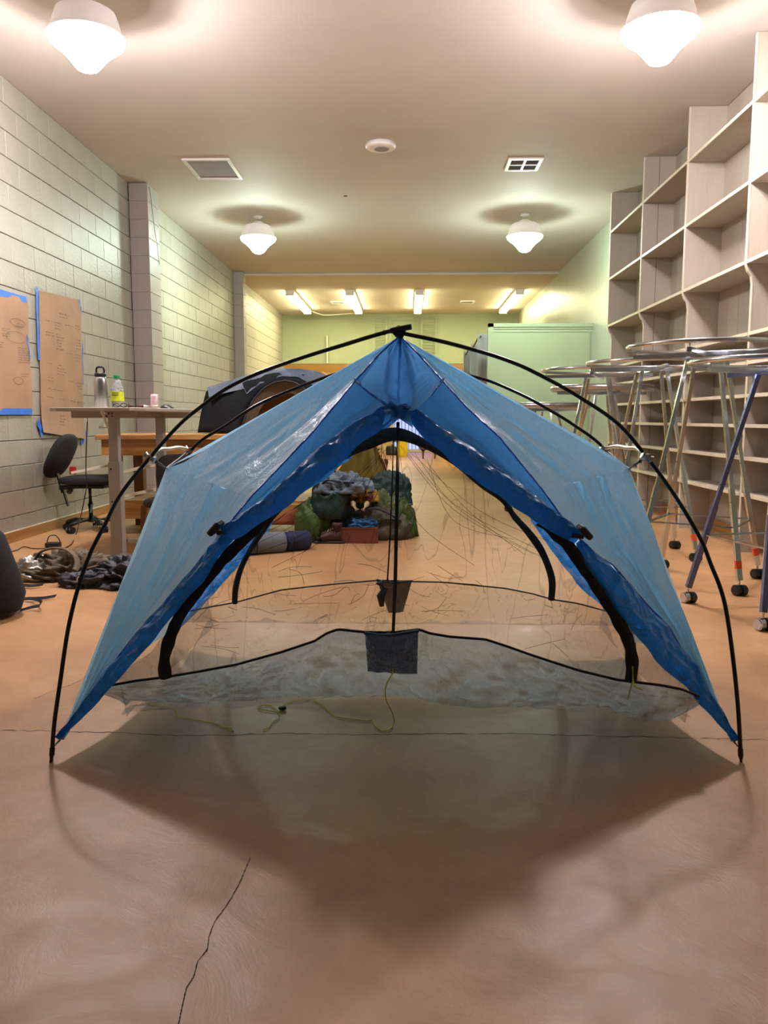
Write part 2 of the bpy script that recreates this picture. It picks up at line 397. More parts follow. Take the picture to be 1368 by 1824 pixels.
for k in range(18):
    for (y, wd) in course_row(15.34, YF, k): box2(rest, (XL-.03, y+.002, (k)*CH+.0035), (XL, y+wd-.002, (k+1)*CH-.0035))
new('blocks', rest, M_wall, wl, kind='stuff')
b = B(); box2(b, (XL-.03, YB, 0), (XL, 5.6, CE)); new('plain_facing', b, M_wall, wl)
# pilasters
for i, (ya, yb, xo) in enumerate(((9.51, 9.92, -3.0), (15.10, 15.34, -3.04))):
    b = B(); box2(b, (XL, ya+.006, 0), (xo-.006, yb-.006, CE-.005)); s = struct('trim_%d' % (i+2), b, M_grout)
    bm = B(); box(bm, (0, 0, 0), (xo-XL, yb-ya, CH-.006), None, .004); me = bpy.data.meshes.new('block'); bm.to_mesh(me); bm.free(); me.materials.append(M_pil)
    for k in range(18): link_mesh('block', me, s, ((XL+xo)/2, (ya+yb)/2, (k+.5)*CH-(.004 if k == 17 else 0)))
# right wall, back header, behind camera
b = B(); box2(b, (XR, YB, 0), (XR+.25, YF, CE)); struct('wall_right', b, M_plaster)
b = B(); box2(b, (XL-.3, YB-.2, 0), (XR+.3, YB, CE)); struct('wall_front', b, M_plaster)
b = B(); box2(b, (XL-.3, YF, 2.41), (XR+.3, YF+.2, CE)); wb = struct('wall_back', b, M_green)
# low rear annexe seen under the header
M_annex = mat('annexe_plaster', (240, 222, 160), .7, var=.04)
b = B(); box2(b, (-4.2, YF+.2, 2.41), (4.2, 26, 2.6)); struct('ceiling', b, M_annex)
b = B(); box2(b, (-4.2, 24.6, 0), (-.42, 24.8, 2.41)); box2(b, (.78, 24.6, 0), (4.2, 24.8, 2.41)); box2(b, (-.42, 24.6, 2.1), (.78, 24.8, 2.41)); struct('wall_back', b, M_annex)
b = B(); box2(b, (-4.4, YF+.2, 0), (-4.2, 24.8, 2.41)); struct('wall_left', b, M_annex)
b = B(); box2(b, (4.2, YF+.2, 0), (4.4, 24.8, 2.41)); struct('wall_right', b, M_annex)
b = B(); box2(b, (-4.4, YF, 0), (XL, YF+.2, 2.41)); struct('wall_back', b, M_green)
b = B(); box2(b, (XR, YF, 0), (4.4, YF+.2, 2.41)); struct('wall_back', b, M_green)
# glazed door at the far end with bars, evening light behind
M_dusk = mat('evening_sky_glass', (150, 165, 235), .2, var=.15, scale=1.2, emit=((.34, .42, .95), 1.1))
b = B(); box2(b, (-.42, 24.70, .06), (.78, 24.72, 2.1)); d1 = struct('door_1', b, M_dusk)
b = B(); box2(b, (-.42, 24.55, 0), (.78, 24.69, .08)); new('sill', b, M_white, d1)
for i in range(12):
    b = B(); x = -.40+i*.106; box2(b, (x, 24.62, .08), (x+.016, 24.64, 2.1)); new('door_bar', b, M_black, d1)
b = B(); box2(b, (-.42, 24.61, .30), (.78, 24.65, .33)); box2(b, (-.42, 24.61, 1.0), (.78, 24.65, 1.03)); new('door_rail', b, M_black, d1)
# baseboards
def baseb(name, x0, x1, y0, y1, h, m=M_oak):
    b = B(); box2(b, (x0, y0, 0), (x1, y1, h)); o = struct(name, b, m)
    return o
bl = baseb('baseboard_left', XL, XL+.018, YB, 9.5, .085)
b = B(); box2(b, (XL, YB, .085), (XL+.014, 9.5, .092)); new('cap_strip', b, M_cream, bl)
baseb('baseboard_left', XL, XL+.018, 9.93, 15.09, .085)
baseb('baseboard_right', XR-.018, XR, YB, 12.4, .10)
# partition box in front of the right wall
b = B(); box2(b, (1.21, 12.40, 0), (XR, 12.50, 2.425)); pw = struct('wall_partition', b, M_green)
b = B(); box2(b, (1.21, 12.385, 2.375), (XR, 12.42, 2.43)); box2(b, (1.21, 12.385, 0), (1.29, 12.42, 2.43)); new('edge_trim', b, M_green, pw)
b = B(); box2(b, (1.27, 12.392, 2.30), (XR, 12.40, 2.325)); box2(b, (1.27, 12.388, 2.345), (XR, 12.40, 2.36)); box2(b, (2.72, 12.388, 0), (2.745, 12.40, 2.3)); new('moulding', b, M_green, pw)
# louvred panels and framed board high on the back wall
def fr(b, x0, x1, z0, z1, y, t, d=.03):
    box2(b, (x0, y-d, z0), (x1, y, z0+t)); box2(b, (x0, y-d, z1-t), (x1, y, z1)); box2(b, (x0, y-d, z0+t), (x0+t, y, z1-t)); box2(b, (x1-t, y-d, z0+t), (x1, y, z1-t))
zt, zb = 3.60, 2.52
b = B(); fr(b, -.89, -.52, zb, zt, YF, .05); s = struct('window_1', b, M_green)
for k in range(14): bb = B(); box(bb, (-.705, YF-.02, zb+.1+k*.066), (.27, .012, .05), Matrix.Rotation(.5, 4, 'X')); new('slat', bb, M_green, s)
b = B(); fr(b, .33, .74, zb, zt, YF, .05); s = struct('window_2', b, M_green)
for k in range(14): bb = B(); box(bb, (.535, YF-.02, zb+.1+k*.066), (.31, .012, .05), Matrix.Rotation(.5, 4, 'X')); new('slat', bb, M_green, s)
b = B(); fr(b, -.47, .28, 2.45, 3.55, YF, .06, .04); fr(b, -.38, .19, 2.6, 3.45, YF, .025, .02); struct('window_3', b, M_green)
o = new('wood_batten', (lambda b: (bar(b, (-2.06, YF-.06, 2.42), (-2.06, YF-.06, 3.1), .06, .03), b)[1])(B()), M_cream); tag(o, 'pale wooden batten standing upright against the back wall', 'batten')
o = new('wall_lamp', (lambda b: (tube(b, [(2.15, YF-.1, 3.38), (2.17, YF-.1, 3.2)], .04, 10), b)[1])(B()), M_white); tag(o, 'small white cylinder fixed high on back wall above the partition', 'wall fixture')
for (i, (px, yy, zz)) in enumerate(((857.5, 13.2, 2.36), (844.5, 14.6, 2.33), (831.5, 16.0, 2.31))):
    x = P(px, 650, y=yy).x
    nm = ('nearest and tallest looking grey steel cabinet beside the green partition', 'middle one of three grey steel cabinets behind the partition', 'leftmost and farthest of the grey steel cabinets behind the partition')[i]
    t = thing('steel_cabinet', nm, 'panel', (x, yy, 0), 'grey steel shelf ends')
    b = B(); box2(b, (x-.065, yy, 0), (x+1.3, yy+.04, zz)); new('sheet', b, M_greymetal, t)
    b = B(); [box2(b, (x-.05+k*.03, yy-.008, .02), (x-.04+k*.03, yy, zz-.06)) for k in (0, 1, 2, 3)]; new('rib', b, M_greymetal, t)
    b = B(); tube(b, [(x-.02, yy-.03, zz-.05), (x-.02, yy, zz-.05)], .018, 8); new('bolt', b, M_boot, t)
    b = B(); bar(b, (x-.02, yy-.02, zz-.06), (x-.02, yy-.9, zz+.0), .02); new('stay', b, M_boot, t) if i else b.free()

# ================================================================== CEILING FIXTURES
def pendant(x, y, key, spec, label, loc_grp):
    t = thing('pendant_lamp', label, 'lamp', (x, y, CE), loc_grp)
    zb = 3.25
    b = B(); lathe(b, [(.0, zb-.032), (.04, zb-.032), (.065, zb-.022), (.085, zb), (.12, zb+.045), (.16, zb+.085), (.205, zb+.118), (.228, zb+.138), (.237, zb+.158), (.238, zb+.168)], (x, y, 0), 40)
    o = new('glass_bowl', b, lampmat(key, spec), t, smooth=True)
    ld = bpy.data.lights.new('bulb', 'POINT'); ld.color = spec[0]; ld.energy = spec[1]; ld.shadow_soft_size = .055
    lo = bpy.data.objects.new('bulb', ld); COL.objects.link(lo); lo.location = (x, y, zb+.0); par(lo, t)
    b = B(); lathe(b, [(.215, zb+.168), (.243, zb+.168), (.243, zb+.174), (.225, zb+.185), (.205, zb+.26), (.185, zb+.315), (.15, zb+.335), (.075, zb+.338), (.07, zb+.338)], (x, y, 0), 40)
    new('shade', b, M_shade, t, smooth=True)
    b = B(); lathe(b, [(.07, zb+.335), (.072, zb+.37), (.05, zb+.385), (.0, zb+.386)], (x, y, 0), 24); new('collar', b, M_white, t, smooth=True)
    b = B(); tube(b, [(x, y, zb+.385), (x, y, CE)], .012, 10); new('stem', b, M_steel, t)
    b = B(); lathe(b, [(.0, CE-.03), (.03, CE-.028), (.06, CE-.01), (.065, CE)], (x, y, 0), 24); new('canopy', b, M_white, t, smooth=True)
    return t
pendant(-2.06, 5.39, 'rosy', NEAR_LAMP, 'glowing pendant lamp at upper left of the picture', 'pendant lamps')
pendant(1.575, 5.39, 'rosy', NEAR_LAMP, 'glowing pendant lamp at upper right above the shelving', 'pendant lamps')
pendant(-2.02, 11.12, 'cool', MID_LAMP, 'smaller looking pendant lamp beyond the grey ceiling return vent', 'pendant lamps')
pendant(1.555, 11.12, 'cool', MID_LAMP, 'smaller looking pendant lamp beyond the four-pane ceiling register', 'pendant lamps')
flu = [(-2.45, 'leftmost fluorescent strip light on the rear ceiling'), (-1.20, 'second fluorescent strip from the left on the rear ceiling'), (.235, 'third fluorescent strip from the left, straight ahead on the rear ceiling'), (2.30, 'rightmost fluorescent strip above the green partition')]
for x, lb in flu:
    t = thing('strip_light', lb, 'lamp', (x, 18.5, 3.655), 'fluorescent strip lights')
    b = B(); box2(b, (x-.09, 17.0, 3.60), (x+.09, 20.0, 3.654)); new('housing', b, M_white, t)
    for sx in (-.055, .055):
        b = B(); tube(b, [(x+sx, 17.05, 3.565), (x+sx, 19.95, 3.565)], .022, 10); new('tube', b, lampmat('tube', TUBE_LAMP), t, smooth=True)
    for yy in (17.02, 19.98):
        b = B(); box2(b, (x-.085, yy-.02, 3.54), (x+.085, yy+.02, 3.60)); new('end_cap', b, M_white, t)
o = B(); tube(o, resample([(-2.40, 20.05, 3.64), (-2.1, 20.3, 3.56), (-1.7, 20.5, 3.60), (-1.3, 20.6, 3.64)], 20, True), .012, 6); o = new('cable', o, M_white); tag(o, 'white cable drooping from leftmost strip light to back wall', 'cable')
for x, y, lb in ((-1.6, 18.9, 'small ceiling register between the two left strip lights'), (1.35, 18.9, 'small ceiling register between the two right strip lights')):
    t = thing('ceiling_register', lb, 'vent', (x, y, 3.655))
    b = B(); fr(b, x-.16, x+.16, 0, .3, 0, .04); 
    bmesh.ops.transform(b, matrix=Matrix.Translation((0, y, 3.655)) @ Matrix.Rotation(PI/2, 4, 'X'), verts=b.verts); 
    new('frame', b, M_white, t)
    b = B(); box2(b, (x-.12, y-.12+.0, 3.648), (x+.12, y+.0, 3.656)); new('grille', b, M_dark, t)
t = thing('annexe_ceiling_light', 'round warm ceiling light in the low rear annexe, behind the tent peak', 'lamp', (-.3, 22.6, 2.41))
b = B(); lathe(b, [(.0, 2.36), (.10, 2.362), (.14, 2.38), (.15, 2.395)], (-.3, 22.6, 0), 28); new('glass_bowl', b, lampmat('warm', ((1, .86, .55), 60, 12)), t, smooth=True)
b = B(); lathe(b, [(.16, 2.395), (.165, 2.409), (.0, 2.409)], (-.3, 22.6, 0), 28); new('base', b, M_white, t)
ld = bpy.data.lights.new('bulb', 'POINT'); ld.color = (1, .86, .55); ld.energy = 60; ld.shadow_soft_size = .08
lo = bpy.data.objects.new('bulb', ld); COL.objects.link(lo); lo.location = (-.3, 22.6, 2.33); par(lo, t)
# return vent (grey filter) and four-pane register
t = thing('return_vent', 'square white-framed return vent with plain grey filter in the ceiling', 'vent', (-2.115, 9.03, CE))
x0, x1, y0, y1 = -2.37, -1.865, 8.685, 9.38
def cframe(b, x0, x1, y0, y1, tk, z0, z1):
    box2(b, (x0, y0, z0), (x1, y0+tk, z1)); box2(b, (x0, y1-tk, z0), (x1, y1, z1)); box2(b, (x0, y0+tk, z0), (x0+tk, y1-tk, z1)); box2(b, (x1-tk, y0+tk, z0), (x1, y1-tk, z1))
b = B(); cframe(b, x0, x1, y0, y1, .035, CE-.018, CE); new('frame', b, M_white, t)
b = B(); box2(b, (x0+.035, y0+.035, CE-.006), (x1-.035, y1-.035, CE)); new('filter', b, M_grille, t)
t = thing('ceiling_register', 'white register of four dark louvred panes right of the smoke detector', 'vent', (1.225, 8.97, CE))
x0, x1, y0, y1 = 1.045, 1.405, 8.765, 9.175
b = B(); cframe(b, x0, x1, y0, y1, .035, CE-.016, CE); xm = (x0+x1)/2; ym = (y0+y1)/2
box2(b, (xm-.012, y0+.035, CE-.016), (xm+.012, y1-.035, CE)); box2(b, (x0+.035, ym-.008, CE-.015), (x1-.035, ym+.008, CE)); new('frame', b, M_white, t)
for (xa, xb) in ((x0+.035, xm-.012), (xm+.012, x1-.035)):
    for (ya, yb) in ((y0+.035, ym-.008), (ym+.008, y1-.035)):
        b = B(); box2(b, (xa, ya, CE-.003), (xb, yb, CE)); pn = new('pane', b, M_dark, t)
        b = B()
        for k in range(9):
            xx = xa+(xb-xa)*(k+.5)/9; box(b, (xx, (ya+yb)/2, CE-.009), (.003, yb-ya, .012), Matrix.Rotation(.5, 4, 'Y'))
        new('louvre', b, M_grille, pn)
c = P(678, 256, z=CE)
t = thing('smoke_detector', 'round white smoke detector in the middle of the ceiling', 'smoke detector', (c.x, c.y, CE))
b = B(); lathe(b, [(.0, CE-.052), (.10, CE-.052), (.135, CE-.046), (.148, CE-.036), (.15, CE-.02), (.143, CE-.014), (.143, CE)], (c.x, c.y, 0), 40); new('housing', b, M_white, t, smooth=True)
b = B(); lathe(b, [(.0, CE-.056), (.07, CE-.056), (.075, CE-.05)], (c.x+.01, c.y, 0), 32); new('cover', b, M_grille, t)
c = P(615, 349, z=CE); b = B(); lathe(b, [(.0, CE-.004), (.022, CE-.004), (.024, CE)], (c.x, c.y, 0), 14); o = new('bolt_hole', b, M_dark); tag(o, 'small dark bolt hole in the bare ceiling', 'hole')
# thin wires on the pilaster
b = B(); pts = [P(263, 331, x=-2.995), P(268, 345, x=-2.993), P(275, 365, x=-2.993), P(281, 385, x=-2.993), P(283, 400, x=-2.993)]
pts = [Vector((-2.99, 9.55+.06*i, 3.66-.16*i+.03*math.sin(i*2))) for i in range(6)]
tube(b, resample(pts, 24, True), .003, 5)
o = new('loose_wire', b, M_greyfab); tag(o, 'thin loose wire hanging down the pilaster top', 'wire')

# ================================================================== WALL SHELVING (right)
sh = thing('wall_shelving', 'tall built-in beige shelving with open bays along the right wall', 'shelving', (2.62, 7.4, 0))
UY = (4.70, 6.05, 7.40, 8.75, 10.10)
for yy in UY:
    b = B()
    prof = [(XR-.001, 0), (XR-.001, CE-.006), (2.45, CE-.006), (2.45, 2.14), (2.452, 2.10), (2.465, 2.06), (2.49, 2.03), (2.50, 1.97), (2.50, 0)]
    for s in (0, 1):
        pass
    f0 = [b.verts.new((x, yy, z)) for x, z in prof]; f = b.faces.new(f0)
    r = bmesh.ops.extrude_face_region(b, geom=[f]); bmesh.ops.translate(b, vec=(0, .022, 0), verts=[v for v in r['geom'] if isinstance(v, bmesh.types.BMVert)])
    u = new('upright', b, M_shelf, sh)
    b = B(); pr = [(2.45, CE-.008), (2.45, 2.14), (2.452, 2.10), (2.465, 2.06), (2.49, 2.03), (2.50, 1.97), (2.50, 0)]
    f0 = [b.verts.new((x-.007, yy-.003, z)) for x, z in pr]+[b.verts.new((x+.0005, yy-.003, z)) for x, z in pr[::-1]]; f = b.faces.new(f0)
    r = bmesh.ops.extrude_face_region(b, geom=[f]); bmesh.ops.translate(b, vec=(0, .028, 0), verts=[v for v in r['geom'] if isinstance(v, bmesh.types.BMVert)])
    new('edge_strip', b, M_shelfedge, u)
    b = B(); box2(b, (2.60, yy-.002, 0), (2.603, yy, CE-.01)); new('board_joint', b, M_dark, u) if yy == 8.75 else b.free()
LV = (3.25, 2.70, 2.14, 1.63, 1.42, 1.18, .96, .72, .45)
for ya, yb in zip(UY, UY[1:]):
    for z in LV:
        xf = 2.45 if z > 2 else 2.49
        b = B(); box2(b, (xf+.006, ya+.022, z-.022), (XR, yb, z)); s = new('shelf', b, M_shelf, sh)
        b = B(); box2(b, (xf-.004, ya+.022, z-.024), (xf+.006, yb, z+.002)); new('edge_strip', b, M_shelfedge, s)
    for k in range(3):
        y0 = ya+.022+(yb-ya-.022)*k/3
        b = B(); box2(b, (XR-.014, y0+.003, .12), (XR, y0+(yb-ya-.022)/3-.003, CE-.01)); new('back_board', b, M_shelf, sh)
t = thing('leaning_board', 'scuffed beige panel in two boards propped beside the shelving at right edge', 'board', (2.6, 5.45, 0))
for (z0, z1, dx) in ((0, .79, 0), (.795, 1.31, .03)):
    b = B(); f0 = [b.verts.new(v) for v in ((2.42+dx, 5.45, z0), (2.76, 5.45, z0), (2.76, 5.45, z1), (2.45+dx, 5.45, z1))]; f = b.faces.new(f0)
    r = bmesh.ops.extrude_face_region(b, geom=[f]); bmesh.ops.translate(b, vec=(0, .02, 0), verts=[v for v in r['geom'] if isinstance(v, bmesh.types.BMVert)])
    o = new('panel', b, M_shelf, t)
    for k in range(6):
        b = B(); random.seed(k+int(z0*10)); lathe(b, [(.0, .002), (.005, .001), (.006, 0)], (0, 0, 0), 8)
        bmesh.ops.transform(b, matrix=Matrix.Translation((2.52+.08*(k % 3), 5.45, z0+.12+.2*(k//3))) @ Matrix.Rotation(PI/2, 4, 'X'), verts=b.verts); new('screw', b, M_steel, o)

# ================================================================== ROUND CLOTHES RACKS
def rack(cx, cy, zr, feet, label, R=.46, film_legs=(), steel_caster=(), orange=(), rt=.0135, rm=None):
    t = thing('round_clothes_rack', label, 'clothes rack', (cx, cy, 0), 'round chrome clothes racks')
    b = B(); tube(b, [(cx+R*math.cos(a), cy+R*math.sin(a), zr) for a in [2*PI*i/72 for i in range(72)]], rt, 10, closed=True); new('ring', b, rm or M_chrome, t, smooth=True)
    fx = Vector((feet[1][0]-feet[0][0], feet[1][1]-feet[0][1], 0)).normalized(); fy = Vector((-fx.y, fx.x, 0))
    for i, d in enumerate((fx, fy)):
        b = B(); c0 = Vector((cx, cy, zr-.045)); bar(b, c0-d*(R-.02), c0+d*(R-.02), .026, .026)
        o = new('crossbar', b, M_bluefilm if (i == 0 and film_legs) else M_chrome, t)
        for s in (-1, 1):
            q = c0+d*s*(R-.03); bb = B(); tube(bb, [q, q+Vector((0, 0, .035))], .006, 6); new('ring_clip', bb, M_chrome, o)
    mids = []
    for i, (x, y) in enumerate(feet):
        top = Vector((cx, cy, zr-.06)).lerp(Vector((x, y, zr-.06)), .30); ft = Vector((x, y, .085)); md = top.lerp(ft, .62)
        m = M_bluefilm if i in film_legs else M_chrome
        b = B(); bar(b, top, md, .022); bar(b, md.lerp(top, .03), ft, .028); leg = new('leg', b, m, t)
        for k in (.5, .56, .66, .74):
            q = top.lerp(ft, k); b2 = B(); tube(b2, [q+Vector((-.0155, -.005, 0)), q+Vector((.0155, -.005, 0))], .003, 6); new('bolt', b2, M_dark, leg) if k in (.5, .66) else b2.free()
        if i in orange:
            a1, a2 = ft.lerp(top, .05), ft.lerp(top, .085); bb = B(); bar(bb, a1, a2, .030); new('orange_tape', bb, M_tapeo, leg)['label'] = 'strip of orange tape'
        bb = B(); tube(bb, [(x, y, .088), (x, y, .05)], .007, 8)
        cs = new('caster', bb, M_steel, t)
        for s in (-1, 1):
            bb = B(); a = Vector((.017*s+x, y-.01, .031)); tube(bb, [a-Vector((.016, .005, 0)), a-Vector((.011, .003, 0)), a+Vector((.011, .003, 0)), a+Vector((.016, .005, 0))], [.025, .031, .031, .025], 20)
            new('wheel', bb, M_chrome if (i in steel_caster and s < 0) else M_black, cs, smooth=False)
        mids.append(top.lerp(ft, 1-(.38-.085)/(zr-.145)))
    for i in range(4):
        b = B(); bar(b, mids[i], mids[(i+1) % 4], .02, .008); new('brace', b, M_chrome, t)
    return t
def sq(p, q, side=1):
    p, q = Vector((*p, 0)), Vector((*q, 0)); d = q-p; n = Vector((-d.y, d.x, 0))*side
    return [(v.x, v.y) for v in (p, q, q+n, p+n)]
def rotsq(cx, cy, a, h=.29):
    return [(cx+h*math.sqrt(2)*math.cos(a+i*PI/2), cy+h*math.sqrt(2)*math.sin(a+i*PI/2)) for i in range(4)]
rack(1.903, 4.155, 1.285, sq((1.539, 4.363), (1.695, 3.79), 1), 'nearest round rack with blue protective film on its legs, at right edge', film_legs=(0, 1), steel_caster=(0, 1))
rack(1.80, 4.96, 1.43, sq((1.894, 4.557), (2.208, 5.054), 1), 'tallest round rack, its ring highest, just behind the blue filmed rack', orange=(0, 1))
rack(1.77, 5.95, 1.40, sq((2.032, 5.652), (2.073, 6.222), 1), 'third round rack back, its chrome ring overlapping the tallest one', orange=(0,))
rack(1.60, 6.90, 1.405, rotsq(1.60, 6.90, .45), 'fourth round rack back, ring leftmost of the four high rings')
rack(1.87, 7.88, 1.29, rotsq(1.87, 7.88, .9), 'low round rack seen edge-on below the fourth ring', rt=.03, rm=M_steel)
rack(1.50, 8.80, 1.14, rotsq(1.50, 8.80, .2), 'farthest and lowest round rack, seen edge-on above tent', rt=.03, rm=M_steel)

# ================================================================== WALL PAPERS (left)
def paper(corners, label, tapes, marks, curl=0., seed=1):
    ps = [P(px, py, x=XL+.008) for px, py in corners]   # tl, tr, br, bl
    t = thing('paper_sheet', label, 'poster', tuple((ps[2]+ps[3])/2), 'brown paper sheets taped to the wall')
    b = B(); rows = []
    N = 24
    for i in range(N+1):
        v = i/N; row = []
        for j in range(13):
            u = j/12; p = ps[0].lerp(ps[1], u).lerp(ps[3].lerp(ps[2], u), v)
            p.x += .004+.006*noise.noise(Vector((u*3+seed, v*5, 0)))+curl*max(0, v-.85)**2*18*(1-.3*math.sin(u*PI))+.003
            row.append(p)
        rows.append(row)
    grid(b, rows); sheet = new('sheet', b, M_kraft, t, smooth=True)
    def at(u, v):
        p = ps[0].lerp(ps[1], u).lerp(ps[3].lerp(ps[2], u), v); p.x += .008+.006*noise.noise(Vector((u*3+seed, v*5, 0)))+.0045; return p
    b = B(); random.seed(seed)
    for (u, v, wd, n) in marks:      # illegible handwriting: short wavy pen strokes
        for r in range(n):
            x = u; 
            while x < u+wd:
                wl_ = random.uniform(.03, .07); pts = [at(min(1, x+wl_*k/6), v+r*.021+random.uniform(-.004, .004)) for k in range(7)]
                tube(b, pts, .0011, 4); x += wl_+random.uniform(.006, .02)
    new('handwriting', b, M_ink, sheet)
    for pts, wd in tapes:
        b = B(); q = [P(px, py, x=XL+.017) for px, py in pts]
        d = (q[-1]-q[0]).normalized(); nn = d.cross(Vector((1, 0, 0))).normalized()*wd/2
        r = resample(q, 14); rows = [[p-nn+Vector((.002*math.sin(k), 0, 0)), p+nn+Vector((.002*math.sin(k+1), 0, 0))] for k, p in enumerate(r)]
        grid(b, rows); new('tape_strip', b, M_tape, t)
    return t
def oval(parent_t, px, py, rw, rh):
    b = B(); c = P(px, py, x=XL+.0215); pts = [c+Vector((0, rw*math.cos(a), rh*math.sin(a))) for a in [2*PI*i/24 for i in range(24)]]; tube(b, pts, .0012, 4, closed=True); new('pen_oval', b, M_ink, parent_t)
p1 = paper([(-70, 505), (47, 532), (57, 730), (-70, 733)], 'wide brown paper sheet at the left edge framed with blue tape', [([(-70, 507), (0, 521), (47, 534)], .05), ([(-70, 733), (0, 733), (57, 733)], .05), ([(48, 596), (54, 640)], .02)],
           [(.42, .16, .1, 1), (.55, .30, .12, 4), (.45, .42, .08, 3), (.80, .45, .16, 7), (.82, .68, .1, 2), (.80, .24, .1, 2)], seed=3)
oval(p1, 32, 575, .13, .03); oval(p1, 29, 601, .17, .045); oval(p1, 33, 678, .08, .03)
p2 = paper([(68, 517), (142, 535), (149, 782), (72, 770)], 'long narrow brown paper sheet hanging beside the bottles, bottom curling out', [([(65.5, 511), (69.5, 641)], .045), ([(140, 532), (146, 558)], .025), ([(147, 611), (148, 686)], .025), ([(68, 749), (76, 775)], .06), ([(153, 770), (145, 792)], .05)],
           [(.45, .13, .2, 2), (.12, .20, .12, 1), (.32, .20, .12, 3), (.58, .20, .14, 1), (.82, .19, .12, 2), (.12, .28, .16, 2), (.36, .28, .12, 6), (.85, .29, .1, 4), (.60, .40, .08, 1), (.82, .40, .12, 3), (.14, .50, .1, 1), (.36, .50, .16, 4), (.14, .60, .12, 2), (.14, .68, .3, 1), (.62, .60, .1, 1), (.85, .60, .1, 3), (.12, .74, .1, 1), (.40, .74, .1, 1), (.66, .74, .14, 1), (.84, .74, .12, 2), (.16, .83, .12, 1), (.4, .86, .1, 4)], curl=.05, seed=8)

# ================================================================== STANDING DESK (left) and what is on it
desk = thing('standing_desk', 'pale height-adjustable standing desk near the left wall', 'desk', (-2.12, 6.3, 0))
b = B(); pts = [P(103, 728, y=5.62), ]
corner = [(-2.46, 5.50), (-2.36, 5.36), (-1.86, 5.36), (-1.78, 5.46), (-1.70, 6.62), (-2.40, 6.66)]
f0 = [b.verts.new((x, y, 1.052)) for x, y in corner]; f = b.faces.new(f0); r = bmesh.ops.extrude_face_region(b, geom=[f]); bmesh.ops.translate(b, vec=(0, 0, .024), verts=[v for v in r['geom'] if isinstance(v, bmesh.types.BMVert)])
soften(new('desktop', b, M_deskw, desk), .004)
b = B(); box2(b, (-2.34, 5.56, 1.006), (-1.90, 5.62, 1.05)); bar(b, (-2.09, 5.58, 1.028), (-2.02, 6.5, 1.028), .10, .033); box2(b, (-2.30, 6.43, 1.006), (-1.76, 6.49, 1.05)); new('frame_rail', b, M_deskm, desk)
for (x, y) in ((-2.055, 5.60), (-1.99, 6.45)):
    b = B(); box2(b, (x-.033, y-.03, .68), (x+.033, y+.03, 1.01), .003); l = new('column', b, M_deskm, desk)
    b = B(); box2(b, (x-.042, y-.038, .03), (x+.042, y+.038, .70), .003); new('sleeve', b, M_deskm, l)
    b = B(); box2(b, (x-.30, y-.04, 0), (x+.30, y+.04, .03), .004); new('foot', b, M_deskm, desk)
    for zz in (.65, .42):
        b = B(); tube(b, [(x-.02, y-.042, zz), (x-.02, y-.037, zz)], .006, 8); new('bolt', b, M_dark, l)
for (dx, dz) in ((0, 0), (.015, .018), (.04, .02), (.04, 0)):
    b = B(); c = Vector((-2.09+dx, 5.555, 1.018+dz)); tube(b, [c, c+Vector((0, .01, 0))], .006, 8); new('bolt', b, M_dark, desk)
b = B(); c = P(182, 735, y=5.5); tube(b, [c+Vector((0, .07, 0)), c], .014, 10); c2 = P(192, 762, y=5.48); bar(b, c, c2, .022, .01); cr = new('crank_handle', b, M_white, desk)
b = B(); tube(b, [c2, c2+Vector((-.055, -.01, .004))], [.008, .011], 10); new('grip', b, M_white, cr)
DT = 1.0765
# steel bottle
c = P(181, 724, y=5.72); x, y = c.x, c.y
t = thing('steel_bottle', 'brushed steel water bottle with black loop lid on the desk', 'bottle', (x, y, DT))
b = B(); lathe(b, [(.0, DT), (.044, DT), (.047, DT+.006), (.047, DT+.17), (.046, DT+.19), (.040, DT+.212), (.034, DT+.222)], (x, y, 0), 28); new('body', b, M_steel, t, smooth=True)
b = B(); lathe(b, [(.036, DT+.222), (.040, DT+.226), (.040, DT+.240), (.037, DT+.248), (.0, DT+.249)], (x, y, 0), 28); ld = new('lid', b, M_black, t, smooth=True)
b = B(); tube(b, resample([(x-.028, y, DT+.245), (x-.027, y, DT+.275), (x-.016, y, DT+.288), (x+.016, y, DT+.288), (x+.027, y, DT+.275), (x+.028, y, DT+.245)], 18, True), .0075, 8); new('carry_loop', b, M_black, ld, smooth=True)
# juice bottle
c = P(210, 724, y=5.80); x, y = c.x, c.y
t = thing('juice_bottle', 'clear plastic bottle with green cap and lime label, partly full', 'bottle', (x, y, DT))
b = B(); lathe(b, [(.0, DT), (.042, DT), (.044, DT+.01), (.044, DT+.135), (.042, DT+.15), (.020, DT+.205), (.018, DT+.215)], (x, y, 0), 24); new('body', b, M_clear, t, smooth=True)
b = B(); lathe(b, [(.0, DT+.003), (.040, DT+.003), (.0415, DT+.012), (.0415, DT+.06), (.0, DT+.06)], (x, y, 0), 24); new('juice', b, M_juice, t, smooth=True)
b = B(); lathe(b, [(.0455, DT+.05), (.0458, DT+.118)], (x, y, 0), 24)
bmesh.ops.delete(b, geom=[f for f in b.faces if len(f.verts) > 4], context='FACES'); lb = new('label_band', b, M_label, t, smooth=True)
b = B(); [box2(b, (x-.025, y-.0475, DT+.088+k*.009), (x+.025, y-.0465, DT+.092+k*.009)) for k in range(3)]; new('print', b, M_teal, lb)
b = B(); lathe(b, [(.0, DT+.235), (.021, DT+.235), (.022, DT+.23), (.022, DT+.212), (.0, DT+.212)], (x, y, 0), 20); new('cap', b, mat('green_cap', (30, 150, 90), .4), t)
